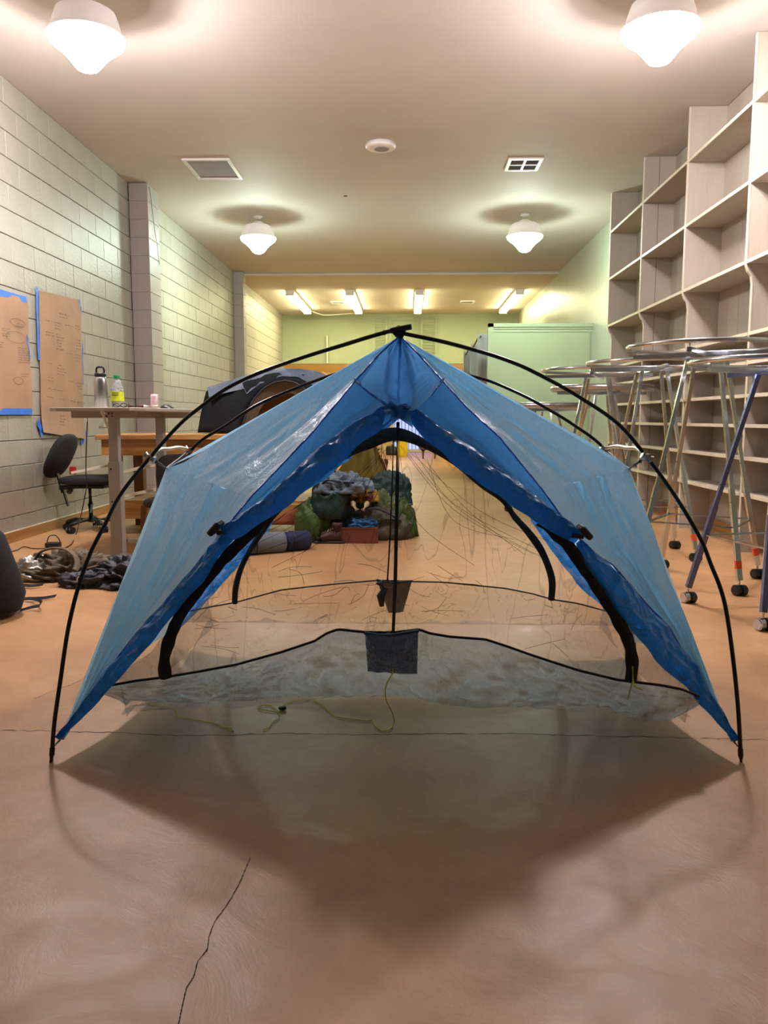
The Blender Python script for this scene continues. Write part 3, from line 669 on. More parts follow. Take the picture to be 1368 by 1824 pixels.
# can, mouse, glasses, marker
c = P(276, 727, y=6.3); x, y = c.x, c.y
t = thing('drink_can', 'small white and pink drink can on the desk right of the bottles', 'can', (x, y, DT))
b = B(); lathe(b, [(.0, DT), (.026, DT), (.033, DT+.010), (.033, DT+.102), (.027, DT+.114)], (x, y, 0), 24); new('body', b, M_can, t, smooth=True)
b = B(); lathe(b, [(.0, DT+.113), (.026, DT+.113), (.028, DT+.117), (.027, DT+.118)], (x, y, 0), 24); new('rim', b, M_chrome, t)
c = P(297, 728, y=6.1); x, y = c.x, c.y
t = thing('computer_mouse', 'black computer mouse beside the drink can', 'mouse', (x, y, DT))
b = B(); heap(b, (x, y, DT), .05, .032, .028, 2, fold=.0, n=24, m=8); new('shell', b, M_black, t, smooth=True)
b = B(); tube(b, [(x-.03, y, DT+.02), (x-.02, y, DT+.027)], .004, 8); new('wheel', b, M_greyfab, t)
c = P(213, 727, y=5.52)
t = thing('eyeglasses', 'folded black eyeglasses lying on the desk before the juice bottle', 'glasses', (c.x, c.y, DT))
for s in (0, 1):
    b = B(); cc = Vector((c.x-.02+s*.05, c.y, DT+.016)); tube(b, [cc+Vector((.022*math.cos(a), 0, .012*math.sin(a))) for a in [2*PI*k/16 for k in range(16)]], .003, 6, closed=True); new('rim', b, M_black, t)
    b = B(); tube(b, resample([cc+Vector((.022 if s else -.022, 0, .006)), cc+Vector((.03 if s else -.03, .03, .004)), cc+Vector((-.02 if s else .03, .05, -.01))], 10, True), .0025, 6); new('temple', b, M_black, t)
b = B(); a = P(228, 727, y=5.55); a.z = DT+.01; tube(b, [a, a+Vector((.10, .03, 0))], .01, 10); t = new('marker_pen', b, M_maroon); tag(t, 'dark maroon marker pen lying on desk beside the eyeglasses', 'pen')
b = B(); q = a+Vector((.10, .03, 0)); tube(b, [q, q+Vector((.09, .025, 0))], .0105, 10); new('cap', b, M_white, t)
# cable from desk to the adapter on the floor
ap = P(95, 975, z=.0)
b = B(); pts = [P(156, 743, y=5.9), P(154, 790, y=5.95), P(153, 840, y=6.0), P(155, 860, y=6.0), P(152, 880, y=6.15), P(145, 915, y=6.25), P(136, 950, z=.008), P(128, 968, z=.008), P(115, 976, z=.008), P(105, 976, z=.015)]
tube(b, resample(pts, 60, True), .004, 6); o = new('power_cable', b, M_black); tag(o, 'thin black cable dropping from the desk to the adapter on the floor', 'cable')
t = thing('power_adapter', 'small black power adapter on the floor below the chair', 'adapter', tuple(ap))
b = B(); box(b, (ap.x, ap.y, .02), (.11, .06, .038), rotz(.1), .004); new('body', b, M_black, t)
b = B(); tube(b, resample([ap+Vector((-.05, 0, .03)), ap+Vector((-.03, 0, .085)), ap+Vector((.02, 0, .095)), ap+Vector((.05, 0, .06)), ap+Vector((.05, .01, .03))], 20, True), .004, 6); new('cord_loop', b, M_black, t)
b = B(); tube(b, resample([P(-40, 990, z=.006), P(10, 984, z=.006), P(30, 980, z=.006), P(42, 974, z=.008), P(60, 977, z=.006), P(84, 977, z=.02)], 40, True), .004, 6); o = new('extension_cord', b, M_black); tag(o, 'black cord running left along the floor from the adapter', 'cord')

# ================================================================== OFFICE CHAIR
cc = P(139, 948, z=0); cx, cy = cc.x+.075, cc.y+.12
ch = thing('office_chair', 'black armless swivel chair facing the desk, back to the wall', 'chair', (cx, cy, 0))
b = B()
for k in range(5):
    a = 2*PI*k/5+.5; e = Vector((cx+.235*math.cos(a), cy+.235*math.sin(a), .075)); tube(b, [(cx, cy, .10), Vector((cx, cy, .10)).lerp(e, .6)+Vector((0, 0, .012)), e], [.028, .022, .016], 8)
bs = new('base', b, M_black, ch, smooth=True)
for k in range(5):
    a = 2*PI*k/5+.5; e = Vector((cx+.235*math.cos(a), cy+.235*math.sin(a), .03)); b = B()
    for s in (-1, 1):
        q = e+Vector((.018*s*math.sin(a), -.018*s*math.cos(a), 0)); d = Vector((math.sin(a), -math.cos(a), 0))*.012; tube(b, [q-d, q+d], .03, 14)
    box2(b, (e.x-.012, e.y-.012, .03), (e.x+.012, e.y+.012, .075)); new('caster', b, M_black, bs)
b = B(); tube(b, [(cx, cy, .08), (cx, cy, .24)], .027, 12); tube(b, [(cx, cy, .24), (cx, cy, .40)], .02, 12); new('gas_lift', b, M_black, ch, smooth=True)
b = B(); box2(b, (cx-.20, cy-.09, .385), (cx+.16, cy+.09, .415), .006); box2(b, (cx-.27, cy-.03, .37), (cx-.15, cy+.03, .41), .004); new('mechanism', b, M_black, ch)
b = B(); tube(b, [(cx-.14, cy-.09, .375), (cx-.14, cy-.12, .36)], .025, 10); new('knob', b, M_greyfab, ch)
def cushion(bm, c, sx, sy, sz, M=None, n=24, m=10, e=.55):
    rows = []
    for i in range(m+1):
        ph = -PI/2+PI*i/m; row = []
        for j in range(n):
            a = 2*PI*j/n
            f = lambda v: math.copysign(abs(v)**e, v)
            v = Vector((f(math.cos(a))*sx*abs(math.cos(ph))**.5, f(math.sin(a))*sy*abs(math.cos(ph))**.5, f(math.sin(ph))*sz))
            if M is not None: v = M @ v
            row.append(bm.verts.new(Vector(c)+v))
        rows.append(row)
    for A, Bq in zip(rows, rows[1:]):
        for j in range(n): bm.faces.new((A[j], A[(j+1) % n], Bq[(j+1) % n], Bq[j]))
    bmesh.ops.remove_doubles(bm, verts=bm.verts, dist=1e-5)
b = B(); cushion(b, (cx+.02, cy, .46), .25, .235, .04); new('seat', b, M_blackfab, ch, smooth=True)
b = B(); cushion(b, (cx-.25, cy, .67), .215, .235, .045, (Matrix.Rotation(math.radians(116), 3, 'Y')), e=.75); new('backrest', b, M_blackfab, ch, smooth=True)
b = B(); bar(b, (cx-.245, cy, .34), (cx-.30, cy, .56), .05, .014); bar(b, (cx-.245, cy, .38), (cx-.205, cy, .22), .03, .012); new('back_bar', b, M_black, ch)
b = B(); a = P(127, 842, y=cy-.08); a.z = .525; bar(b, a, a+Vector((.30, .10, .06)), .05, .02); o = new('wood_strip', b, M_cream); tag(o, 'pale wooden strip lying across the black chair seat', 'wood strip')
b = B(); a = P(128, 838, y=cy+.02); box(b, (a.x+.01, a.y, .54), (.055, .05, .07), rotz(.3), .006); t = new('red_tool', b, mat('red_plastic', (170, 30, 24), .5)); tag(t, 'small red object on the black chair seat behind the strip', 'tool')

# grey upholstered chair behind the desk
c0 = P(300, 975, z=0); x, y = -1.76, 6.2
t = thing('upholstered_chair', 'grey upholstered chair with wooden legs half hidden behind the blue tent', 'chair', (x, y, 0))
b = B(); cushion(b, (x, y, .56), .20, .035, .17, e=.6); new('backrest', b, M_greyfab, t, smooth=True)
b = B(); cushion(b, (x, y-.24, .38), .20, .21, .04, e=.6); new('seat', b, M_greyfab, t, smooth=True)
for sx, sy in ((-1, 0), (1, 0), (-1, -1), (1, -1)):
    b = B(); bar(b, (x+.18*sx, y-.02+.42*sy, 0), (x+.17*sx, y-.02+.38*sy, .37), .035); new('leg', b, M_darkwood, t)

# ================================================================== WORKBENCH + dome tent
BZ = .868
wbn = thing('workbench', 'heavy pine workbench with lower shelf behind the standing desk', 'workbench', (-1.75, 7.0, 0))
b = B(); box2(b, (-2.66, 6.78, BZ-.045), (-.62, 7.6, BZ), .004); new('top', b, M_pine, wbn)
b = B(); box2(b, (-2.62, 6.82, BZ-.18), (-.66, 6.86, BZ-.047)); new('apron', b, M_pine, wbn)
for x, y in ((-2.53, 6.91), (-.72, 6.91), (-2.53, 7.52), (-.72, 7.52)):
    b = B(); box2(b, (x-.045, y-.045, 0), (x+.045, y+.045, BZ-.05)); new('leg', b, M_darkwood, wbn)
for k in range(3):
    b = B(); box2(b, (-2.48, 6.88+k*.24, .27), (-.76, 7.11+k*.24, .295)); new('shelf_board', b, M_pine, wbn)
b = B(); box2(b, (-2.48, 6.84, .14), (-.76, 6.87, .268)); new('shelf_apron', b, M_pine, wbn)
t = thing('white_frame', 'white painted metal frame standing under the workbench', 'frame', (-2.3, 6.55, 0))
for k, (a1, a2) in enumerate((((209, 842), (276, 828)), ((210, 886), (281, 871)))):
    b = B(); bar(b, P(*a1, y=6.1), P(*a2, y=6.62), .03, .02); new('rail', b, M_cream, t)
b = B(); q = P(279, 850, y=6.62); bar(b, (q.x, q.y, 0), (q.x, q.y, .72), .03, .02); new('post', b, M_cream, t)
q = P(210, 850, y=6.1); b = B(); bar(b, (q.x, q.y, 0), (q.x, q.y, .62), .03, .02); new('post', b, M_cream, t)
b = B(); q = P(241, 968, z=0); box(b, (q.x, q.y, .02), (.10, .06, .04), rotz(.1), .003); o = new('wood_block', b, M_cream); tag(o, 'small pale block on the floor under the workbench', 'block')

DY = 7.10
dm = thing('dome_tent', 'dark grey dome tent with arched doorway on the workbench', 'tent', (-1.45, DY+.1, BZ))
f = lambda px, py: P(px, py, y=DY)
outl = [(347, 771), (352, 740), (358, 712), (364, 691), (372, 690), (400, 679), (430, 669), (460, 661), (500, 655), (535, 656), (562, 660), (578, 667), (592, 678), (602, 700), (612, 735), (622, 771)]
base = [(347+18.3*i, 771.5) for i in range(16)]
o_ = resample([(*p, 0) for p in outl], 40); s_ = resample([(*p, 0) for p in base], 40)
inn = [(430, 771.5), (433, 757), (440, 735), (452, 712), (470, 692), (490, 681), (508, 678), (525, 681), (540, 690), (556, 708), (568, 735), (574, 757), (576, 771.5)]
i_ = resample([(*p, 0) for p in inn], 40)
def bulge(j, m): return math.sin(PI*j/m)
b = B(); rows = []
for k in range(40):
    row = []
    for j in range(7):
        q = o_[k].lerp(i_[k], j/6); p = f(q.x, q.y); p.y += (.10*(1-j/6)**2)+.012*noise.noise(Vector((k*.3, j*.5, 2))); row.append(p)
    rows.append(row)
grid(b, rows); o = new('front_wall', b, M_dome, dm, smooth=True); solid(o, .002)
b = B(); rows = []
for k in range(40):      # fly going back over the poles
    p0 = f(o_[k].x, o_[k].y); p0.y += .10; row = []
    for j in range(8):
        s = j/7; c = Vector((-1.2, DY+.1, BZ)); q = p0.lerp(Vector((c.x+(p0.x-c.x)*.8, p0.y, BZ+(p0.z-BZ)*.85)), s*s); q.y = p0.y+.75*s; q.z = min(q.z, 9)+.012*noise.noise(Vector((k*.5, j*.6, 7)))*(j > 0); row.append(q)
    rows.append(row)
grid(b, rows); o = new('rear_fly', b, M_dome, dm, smooth=True); solid(o, .002)
b = B(); hi = resample([(*p, 0) for p in [(366, 689), (400, 679), (430, 669), (460, 661), (500, 655), (535, 656), (562, 660), (578, 667), (584, 672)]], 34); lo = resample([(*p, 0) for p in [(372, 708), (400, 700), (436, 692), (438, 703), (462, 684), (500, 670), (530, 671), (560, 688), (584, 690)]], 34); rows = []
for k in range(34):
    row = []
    for j in range(6):
        q = hi[k].lerp(lo[k], j/5); p = f(q.x, q.y); p.y += .085-.06*(j/5)-.018-.014*noise.noise(Vector((k*.45, j*.3, 5))); row.append(p)
    rows.append(row)
grid(b, rows); o = new('fly_brow', b, M_domel, dm, smooth=True)
b = B(); tube(b, [f(q.x, q.y)+Vector((0, -.012, 0)) for q in i_], .022, 8, flat=.4); new('door_binding', b, M_purple, dm, smooth=True)
b = B(); rows = []
for k in range(40):
    q = i_[k]; c = Vector((505, 771.5, 0)); rows.append([f(*q.lerp(c, s).xy)+Vector((0, .03+.10*s, 0)) for s in (0, .12, .22)])
grid(b, rows); new('liner_arch', b, M_tan, dm, smooth=True)
b = B(); rows = []
for k in range(40):
    q = i_[k]; c = Vector((505, 771.5, 0)); rows.append([f(*q.lerp(c, s).xy)+Vector((0, .12+.35*s, 0)) for s in (.15, .5, .75, .98)])
grid(b, rows); new('inner_lining', b, M_gold, dm, smooth=True)
b = B(); tube(b, resample([P(574, 662, y=DY), P(590, 672, y=DY-.0), P(604, 690, y=DY)], 10), .004, 6); new('white_pole', b, M_cream, dm)

# ================================================================== THINGS ON THE LEFT FLOOR
c = Vector((-2.12, 4.93, 0))
t = thing('backpack', 'olive brown backpack lying on the floor, silver lining showing', 'backpack', tuple(c))
b = B(); heap(b, c, .27, .16, .14, 5, fold=.45, n=80, m=24, freq=3.0); new('body', b, M_brownbag, t, smooth=True)
b = B(); heap(b, c+Vector((-.20, -.02, 0)), .14, .10, .12, 6, fold=.35, rot=.4); new('silver_flap', b, M_silver, t, smooth=True)['label'] = 'crumpled silver lining'
for pts, r in (([P(62, 1000, y=4.9), P(70, 985, y=4.9), P(90, 977, y=4.9), P(115, 978, y=4.9), P(132, 988, y=4.85), P(138, 1004, y=4.8), P(133, 1018, y=4.75)], .02), ([P(64, 1002, y=5.0), P(85, 994, y=5.0), P(120, 990, y=5.1), P(160, 989, y=5.1), P(192, 990, y=5.1)], .012)):
    b = B(); tube(b, resample(pts, 30, True), r, 8, flat=.4); new('shoulder_strap', b, M_brownbag if r > .015 else M_blackfab, t, smooth=True)
c = Vector((-1.63, 4.80, 0))
t = thing('jacket', 'crumpled charcoal jacket on the floor beside the brown backpack', 'jacket', tuple(c))
b = B(); heap(b, c, .30, .20, .15, 9, fold=.55, n=90, m=26, rot=-.1, freq=3.2); new('body', b, M_jacket, t, smooth=True)
b = B(); heap(b, c+Vector((-.27, -.10, 0)), .15, .09, .085, 12, fold=.5, rot=.2); new('sleeve', b, M_jacket, t, smooth=True)
b = B(); q = P(141, 1033, y=4.58); tube(b, [q+Vector((.012*math.cos(a), -.0, .02*math.sin(a))) for a in [2*PI*k/12 for k in range(12)]], .004, 6, closed=True); new('snap_ring', b, M_chrome, t)
# black duffel at the left edge
c = Vector((-2.13, 3.95, 0))
t = thing('duffel_bag', 'black bag standing at the left edge with loose straps on the floor', 'bag', tuple(c))
b = B(); rows = []
pf = [(0, .0), (.20, .02), (.225, .10), (.20, .19), (.13, .40), (.05, .47), (0, .475)]
lathe(b, [(r+.0001 if r else 0, z) for r, z in pf], (0, 0, 0), 32)
for v in b.verts: v.co = Vector((v.co.x*1.0, v.co.y*.85, v.co.z))*(1+.08*noise.noise(v.co*6))+Vector((-2.17, 3.95, .01))
new('body', b, M_blackfab, t, smooth=True)
for pts in ([P(12, 1046, z=.01), P(30, 1044, z=.008), P(55, 1046, z=.01), P(76, 1043, z=.01)], [P(5, 1080, z=.01), P(20, 1073, z=.01), P(50, 1069, z=.01), P(68, 1072, z=.03), P(71, 1080, z=.03), P(55, 1084, z=.01), P(34, 1090, z=.01)], [P(50, 1069, z=.012), P(75, 1068, z=.008), P(98, 1064, z=.008)]):
    b = B(); r = resample(pts, 26, True); rows = [[p+Vector((0, 0, 0)), p+Vector((.002, .022, .012))] for p in r]; grid(b, rows); o = new('strap', b, M_blackfab, t); solid(o, .002)

# ================================================================== THE BLUE TENT
TC = 2.84                               # middle of the tent along the room
tent = thing('blue_tent', 'translucent blue two-door tent standing on black arched poles', 'tent', (-.03, TC, 0))
A = P(712, 599, y=2.43); Lp = P(296, 834, y=TC); Rp = P(1121, 835, y=TC)
TL = P(107, 1318, y=2.262); TR = P(1307, 1321, y=2.312)
nL = (Lp-A).cross(TL-A).normalized(); nR = (Rp-A).cross(TR-A).normalized()
if nL.y > 0: nL = -nL
if nR.y > 0: nR = -nR
fL = lambda px, py: PPl(px, py, A, nL)
fR = lambda px, py: PPl(px, py, A, nR)
def mirror(o, name=None):
    """the rear half of the tent is the front half turned about the middle"""
    me = o.data.copy()
    for v in me.vertices: v.co.y = 2*TC-v.co.y
    me.flip_normals()
    c = bpy.data.objects.new(o.name.split('.')[0], me); COL.objects.link(c); par(c, o.parent)
    for md in o.modifiers:
        m2 = c.modifiers.new(md.name, md.type)
        if md.type == 'SOLIDIFY': m2.thickness = md.thickness
    for k in o.keys():
        if k in ('label', 'kind'): c[k] = o[k]
    return c
seamL = [(712, 600), (676, 634), (639, 675), (598, 724), (560, 770), (500, 833), (449, 886), (404, 941), (341, 1022), (298, 1072), (240, 1135), (183, 1208), (142, 1270), (109, 1318)]
outL = [(712, 600), (600, 663), (480, 732), (400, 780), (325, 825), (296, 834), (288, 871), (262, 936), (240, 994), (215, 1044), (190, 1117), (148, 1226), (108, 1315)]
seamR = [(712, 600), (748, 637), (784, 677), (832, 730), (888, 780), (915, 813), (965, 874), (1015, 944), (1054, 986), (1088, 1005), (1124, 1047), (1160, 1088), (1190, 1116), (1210, 1154), (1237, 1186), (1255, 1225), (1282, 1267), (1306, 1319)]
outR = [(712, 600), (830, 664), (950, 733), (1040, 781), (1110, 824), (1121, 835), (1138, 886), (1163, 941), (1188, 1022), (1222, 1100), (1258, 1195), (1291, 1285), (1307, 1321)]
def wr(n, amp, k1=26., k2=3., seed=0):
    def d(t, s, p):
        e = math.sin(PI*min(1, max(0, s)))
        r = noise.noise(Vector((s*k1*.35+seed, t*k2, seed)))*.6+noise.noise(Vector((s*k1+seed, t*k2*2, 3+seed)))*.4
        return n*(amp*r*e - .018*math.sin(PI*t)*e)
    return d
def seg(pl, a, b): return pl[a:b]
# each side panel is lofted in two pieces so that the corner at the strut stays crisp
def panel(name, outer, seam, ci, si, f, n, m, seed, amp=.020):
    b = B()
    r1 = loft(b, outer[:ci+1], seam[:si+1], f, 44, 40, wr(n, amp*.5, 22, 2.5, seed))
    r2 = loft(b, outer[ci:], seam[si:], f, 60, 48, wr(n, amp, 24, 1.3, seed))
    bmesh.ops.remove_doubles(b, verts=b.verts, dist=.0015)
    return new(name, b, m, tent, smooth=True)
pL = panel('fly_panel', outL, seamL, 5, 6, fL, nL, M_fly, 1)
pR = panel('fly_panel', outR, seamR, 5, 6, fR, nR, M_fly, 5, .034)
mirror(pL); mirror(pR)
# roof and end panels
AR = Vector((A.x, 2*TC-A.y, A.z)); TLr = Vector((TL.x, 2*TC-TL.y, TL.z)); TRr = Vector((TR.x, 2*TC-TR.y, TR.z))
for a, bb, c in ((A, AR, Lp), (A, AR, Rp)):
    b = B(); rows = []
    for i in range(14):
        t_ = i/13; rows.append([a.lerp(c, t_).lerp(bb.lerp(c, t_), j/12)-Vector((0, 0, .02*math.sin(PI*j/12)*(1-t_))) for j in range(13)])
    grid(b, rows); new('roof_panel', b, M_fly, tent, smooth=True)
for a, bb, c, sx in ((TL, TLr, Lp, 1), (TR, TRr, Rp, -1)):
    b = B(); rows = []
    for i in range(16):
        t_ = i/15; row = []
        for j in range(17):
            p = a.lerp(c, t_).lerp(bb.lerp(c, t_), j/16); e = math.sin(PI*j/16)*(1-t_)
            p += Vector((sx*.06*e, 0, .10*e*(1-t_))); row.append(p)
        rows.append(row)
    grid(b, rows); new('end_panel', b, M_fly, tent, smooth=True)
# seam tapes along the folds
for f_, sm, n in ((fL, seamL, nL), (fR, seamR, nR)):
    b = B(); r = resample([(*p, 0) for p in sm], 60); tube(b, [f_(p.x, p.y)+n*.004 for p in r], .006, 6, flat=.5); o = new('seam_tape', b, M_roll, tent, smooth=True); mirror(o)
b = B(); tube(b, [P(713, 603, y=2.41), P(713, 640, y=2.40), P(711, 690, y=2.39), P(709, 728, y=2.385)], .004, 6); new('seam_tape', b, M_roll, tent)
# door flaps: left and right cross over under the peak
eL = seamL[:8]; eL2 = [(712, 600), (748, 637), (784, 681), (764, 710), (738, 731), (691, 735), (642, 761), (607, 782), (560, 818), (520, 858), (470, 903), (405, 946)]
eR = seamR[:8]; eR2 = [(712, 600), (676, 636), (640, 684), (664, 702), (690, 719), (722, 735), (761, 760), (794, 778), (829, 797), (860, 827), (888, 841), (943, 885), (1012, 948)]
b = B(); loft(b, eL, eL2, fL, 60, 26, wr(nL, .008, 14, 4, 2)); o = new('door_flap', b, M_flap, tent, smooth=True); mirror(o)
b = B(); loft(b, eR, eR2, fR, 60, 26, wr(nR, .008, 14, 4, 3)); o = new('door_flap', b, M_flap, tent, smooth=True); mirror(o)
for f_, n, e in ((fL, nL, [(640, 684), (664, 702), (690, 718), (715, 738), (740, 752)]), (fR, nR, [(784, 681), (764, 704), (738, 722), (700, 736), (676, 748)])):
    e1 = [(x, y-3-8*i/4) for i, (x, y) in enumerate(e)]; e2 = [(x, y+4+10*i/4) for i, (x, y) in enumerate(e)]
    b = B(); loft(b, e1, e2, f_, 24, 8, lambda t_, s, p, n=n: n*(.012+.012*math.sin(PI*s)+.006*noise.noise(p*22))); new('flap_hem', b, M_roll, tent, smooth=True)
# rolled-up door cloth
def roll(name, e1, e2, f_, n, th, seed):
    b = B()
    def dd(t_, s, p): return n*(th*math.sin(PI*s)**.6+.010*noise.noise(Vector((t_*9+seed, s*4, seed)))+.008*noise.noise(Vector((t_*16, s*9+seed, 1)))*math.sin(PI*s)+.004)
    loft(b, e1, e2, f_, 90, 14, dd); return new(name, b, M_roll, tent, smooth=True)
r1 = roll('rolled_door', [(735, 728), (691, 733), (642, 759), (607, 780), (560, 815), (520, 855), (470, 900), (404, 943)], [(728, 752), (709, 748), (678, 766), (651, 786), (620, 816), (578, 848), (525, 895), (470, 932), (415, 964)], fL, nL, .035, 1)
r2 = roll('hem_fold', [(404, 941), (341, 1022), (298, 1072), (240, 1135), (183, 1208), (142, 1270), (108, 1315)], [(417, 964), (391, 994), (361, 1040), (336, 1070), (304, 1103), (278, 1138), (247, 1173), (206, 1220), (148, 1281), (109, 1319)], fL, nL, .016, 2)
r3 = roll('rolled_door', [(690, 728), (724, 732), (761, 759), (794, 777), (829, 796), (860, 827), (888, 841), (943, 885), (1012, 946)], [(700, 748), (721, 746), (761, 788), (796, 820), (860, 866), (904, 899), (943, 924), (977, 947), (1021, 970)], fR, nR, .035, 3)
r4 = roll('hem_fold', [(1027, 966), (1054, 986), (1088, 1005), (1124, 1047), (1160, 1088), (1190, 1116), (1210, 1154), (1237, 1186), (1255, 1225), (1282, 1267), (1306, 1319)], [(1024, 969), (1038, 1008), (1060, 1038), (1090, 1080), (1124, 1124), (1165, 1177), (1218, 1224), (1246, 1258), (1280, 1293), (1306, 1322)], fR, nR, .016, 4)
for r_ in (r1, r2, r3, r4): mirror(r_)
for f_, n, px, py, a in ((fL, nL, 406, 955, .6), (fR, nR, 1019, 961, -.6)):
    b = B(); c = f_(px, py)+n*.05; v = Vector((math.cos(a), 0, -math.sin(a))); rr = Matrix.Rotation(-a, 4, 'Y')
    box(b, c, (.018, .07, .045), Matrix.Rotation(a*1.2, 4, 'Y'), .004); box(b, c+Vector((.02 if px < 700 else -.02, 0, -.012)), (.035, .012, .012), Matrix.Rotation(-a*.3, 4, 'Y')); new('tie_toggle', b, M_black, tent)

# ---- inner tent: smoky floor, black mesh, zips
topF = [(190, 1222), (240, 1213), (295, 1206), (350, 1197), (420, 1184), (500, 1162), (560, 1142), (582, 1128), (602, 1121), (650, 1126), (700, 1127), (746, 1121), (765, 1128), (800, 1134), (865, 1139), (905, 1152), (950, 1168), (1030, 1194), (1100, 1211), (1180, 1221), (1215, 1228), (1245, 1240)]
botF = [(186, 1238), (212, 1247), (226, 1258), (232, 1248), (300, 1251), (370, 1251), (430, 1249), (520, 1240), (600, 1240), (660, 1237), (700, 1240), (742, 1244), (790, 1255), (850, 1262), (900, 1259), (960, 1256), (1040, 1257), (1088, 1259), (1100, 1272), (1130, 1283), (1165, 1287), (1195, 1283), (1220, 1270), (1246, 1256)]
def yy_(px): return 2.72
b = B(); a_ = resample([(*p, 0) for p in topF], 150); c_ = resample([(*p, 0) for p in botF], 150); rows = []
for i in range(150):
    row = []
    for j in range(25):
        s = j/24; q = a_[i].lerp(c_[i], s); yy = 2.285+.02*s; p = P(q.x, q.y, y=yy); k = .020*noise.noise(Vector((i*.17, s*2.6, 4)))+.022*abs(noise.noise(Vector((i*.22, s*5, 9))))+.012*abs(noise.noise(Vector((i*.6, s*9, 2))))
        d = ray(q.x, q.y).normalized(); p = p+d*k*(1.4 if 0 < j else 0); p.z = max(p.z, .03); row.append(p)
    rows.append(row)
grid(b, rows); new('bathtub_wall', b, M_tub, tent, smooth=True)
b = B(); tube(b, [P(q.x, q.y, y=2.28) for q in a_], .007, 6, flat=.5); new('wall_binding', b, M_blackfab, tent, smooth=True)
topR = [(340, 1088), (380, 1080), (420, 1073), (460, 1062), (500, 1051), (560, 1044), (600, 1040), (670, 1034), (735, 1036), (790, 1037), (850, 1043), (900, 1048), (950, 1058), (985, 1068), (1030, 1075), (1085, 1090)]
b = B(); ar = resample([(*p, 0) for p in topR], 60); rows = []
for i in range(60):
    p0 = P(ar[i].x, ar[i].y, y=3.39); rows.append([Vector((p0.x*(1+.02*s), 3.39-.04*s+.02*noise.noise(Vector((i*.2, s*2, 6))), p0.z*(1-s)+.13*s)) for s in [k/6 for k in range(7)]])
grid(b, rows); new('bathtub_wall', b, M_tubfloor, tent, smooth=True)
b = B(); tube(b, [P(q.x, q.y, y=3.385) for q in ar], .006, 6, flat=.5); new('wall_binding', b, M_blackfab, tent, smooth=True)
b = B(); rows = []
for i in range(61):
    rows.append([])
    for j in range(37):
        u, v = i/60, j/36; zf = P(684, 1245, y=2.31).z-.06*abs(u-.5)*2
        rows[-1].append(Vector((-.86+1.70*u, 2.31+1.04*v, zf*(1-v)+.13*v-.07*math.sin(PI*v)+.030*abs(noise.noise(Vector((i*.16, j*.2, 11))))+.018*abs(noise.noise(Vector((i*.5, j*.5, 3)))))))
grid(b, rows); new('tent_floor', b, M_tubfloor, tent, smooth=True)
for sx, xx in ((1, -.86), (-1, .84)):
    b = B(); rows = [[Vector((xx+sx*.02*(1-k/4)+.015*noise.noise(Vector((i*.3, k, 1))), 2.30+1.08*i/20, .12*k/4+.11)) for k in range(5)] for i in range(21)]; grid(b, rows); new('side_wall', b, M_tubfloor, tent, smooth=True)
# mesh walls, front and rear
apF, apR = Vector((A.x, 2.50, 1.14)), Vector((A.x, 2*TC-2.50, 1.12))
def mesh_wall(top_edge, y0, ap, w0, seed):
    b = B(); r = resample([(*p, 0) for p in top_edge], 60); rows = []
    for i in range(60):
        p0 = P(r[i].x, r[i].y, y=y0); row = []
        sgn = (i/59-.5)*2
        for j in range(22):
            s = j/21; p = p0.lerp(ap+Vector((sgn*.12, 0, -abs(sgn)*.05)), s)
            k = math.sin(PI*s)*math.sin(PI*i/59)
            p.y += .02*k*noise.noise(Vector((i*.35+seed, s*2, seed)))
            row.append(p)
        rows.append(row)
    grid(b, rows); return new('mesh_wall', b, M_mesh, tent, smooth=True)
mesh_wall(topF, 2.287, apF, .1, 1); mesh_wall(topR, 3.388, apR, .1, 7)
def onwall(px, py, y0, z0, ap):
    a = Vector((0, y0, z0)); n = Vector((0, -(ap.z-z0), (ap.y-y0))).normalized(); return PPl(px, py, a, n)
def band(pts, w_px, y0, z0, ap, name='door_band', off=-.012, seed=0):
    b = B(); r = resample([(*p, 0) for p in pts], 90, True); rows = []
    for i, q in enumerate(r):
        d = (r[min(i+1, 89)]-r[max(i-1, 0)]).normalized(); nn = Vector((-d.y, d.x, 0)); t_ = i/89
        wv = w_px(t_) if callable(w_px) else w_px
        wv *= 1+.30*noise.noise(Vector((i*.16, seed, 0)))
        row = []
        for k in range(5):
            u = (k/4-.5)*2; p = onwall(q.x+nn.x*u*wv/2, q.y+nn.y*u*wv/2, y0, z0, ap); p.y += off-.014*math.cos(u*PI/2); row.append(p)
        rows.append(row)
    grid(b, rows); return new(name, b, M_blackfab, tent, smooth=True)
band([(297, 1206), (295, 1175), (303, 1140), (322, 1095), (345, 1062), (378, 1020), (410, 985), (440, 955), (480, 915)], 21, 2.287, .245, apF, seed=1)
band([(480, 915), (540, 865), (610, 805), (670, 755), (712, 735), (760, 765), (830, 810), (910, 875), (960, 925)], 15, 2.287, .245, apF, seed=5)
band([(1121, 1212), (1124, 1180), (1117, 1140), (1096, 1098), (1066, 1050), (1035, 1005), (1010, 970), (985, 945), (960, 925)], 22, 2.287, .245, apF, seed=2)
band([(419, 1074), (421, 1045), (430, 1012), (446, 980), (462, 955), (500, 905), (570, 845), (620, 806), (651, 790), (705, 773), (761, 793), (815, 827), (860, 866), (896, 891), (915, 919), (940, 947), (965, 983), (982, 1030), (981, 1068)], lambda t_: 10+15*math.exp(-((t_-.47)/.10)**2)+(0 if t_ < .8 else 2), 3.388, .222, apR, seed=3)
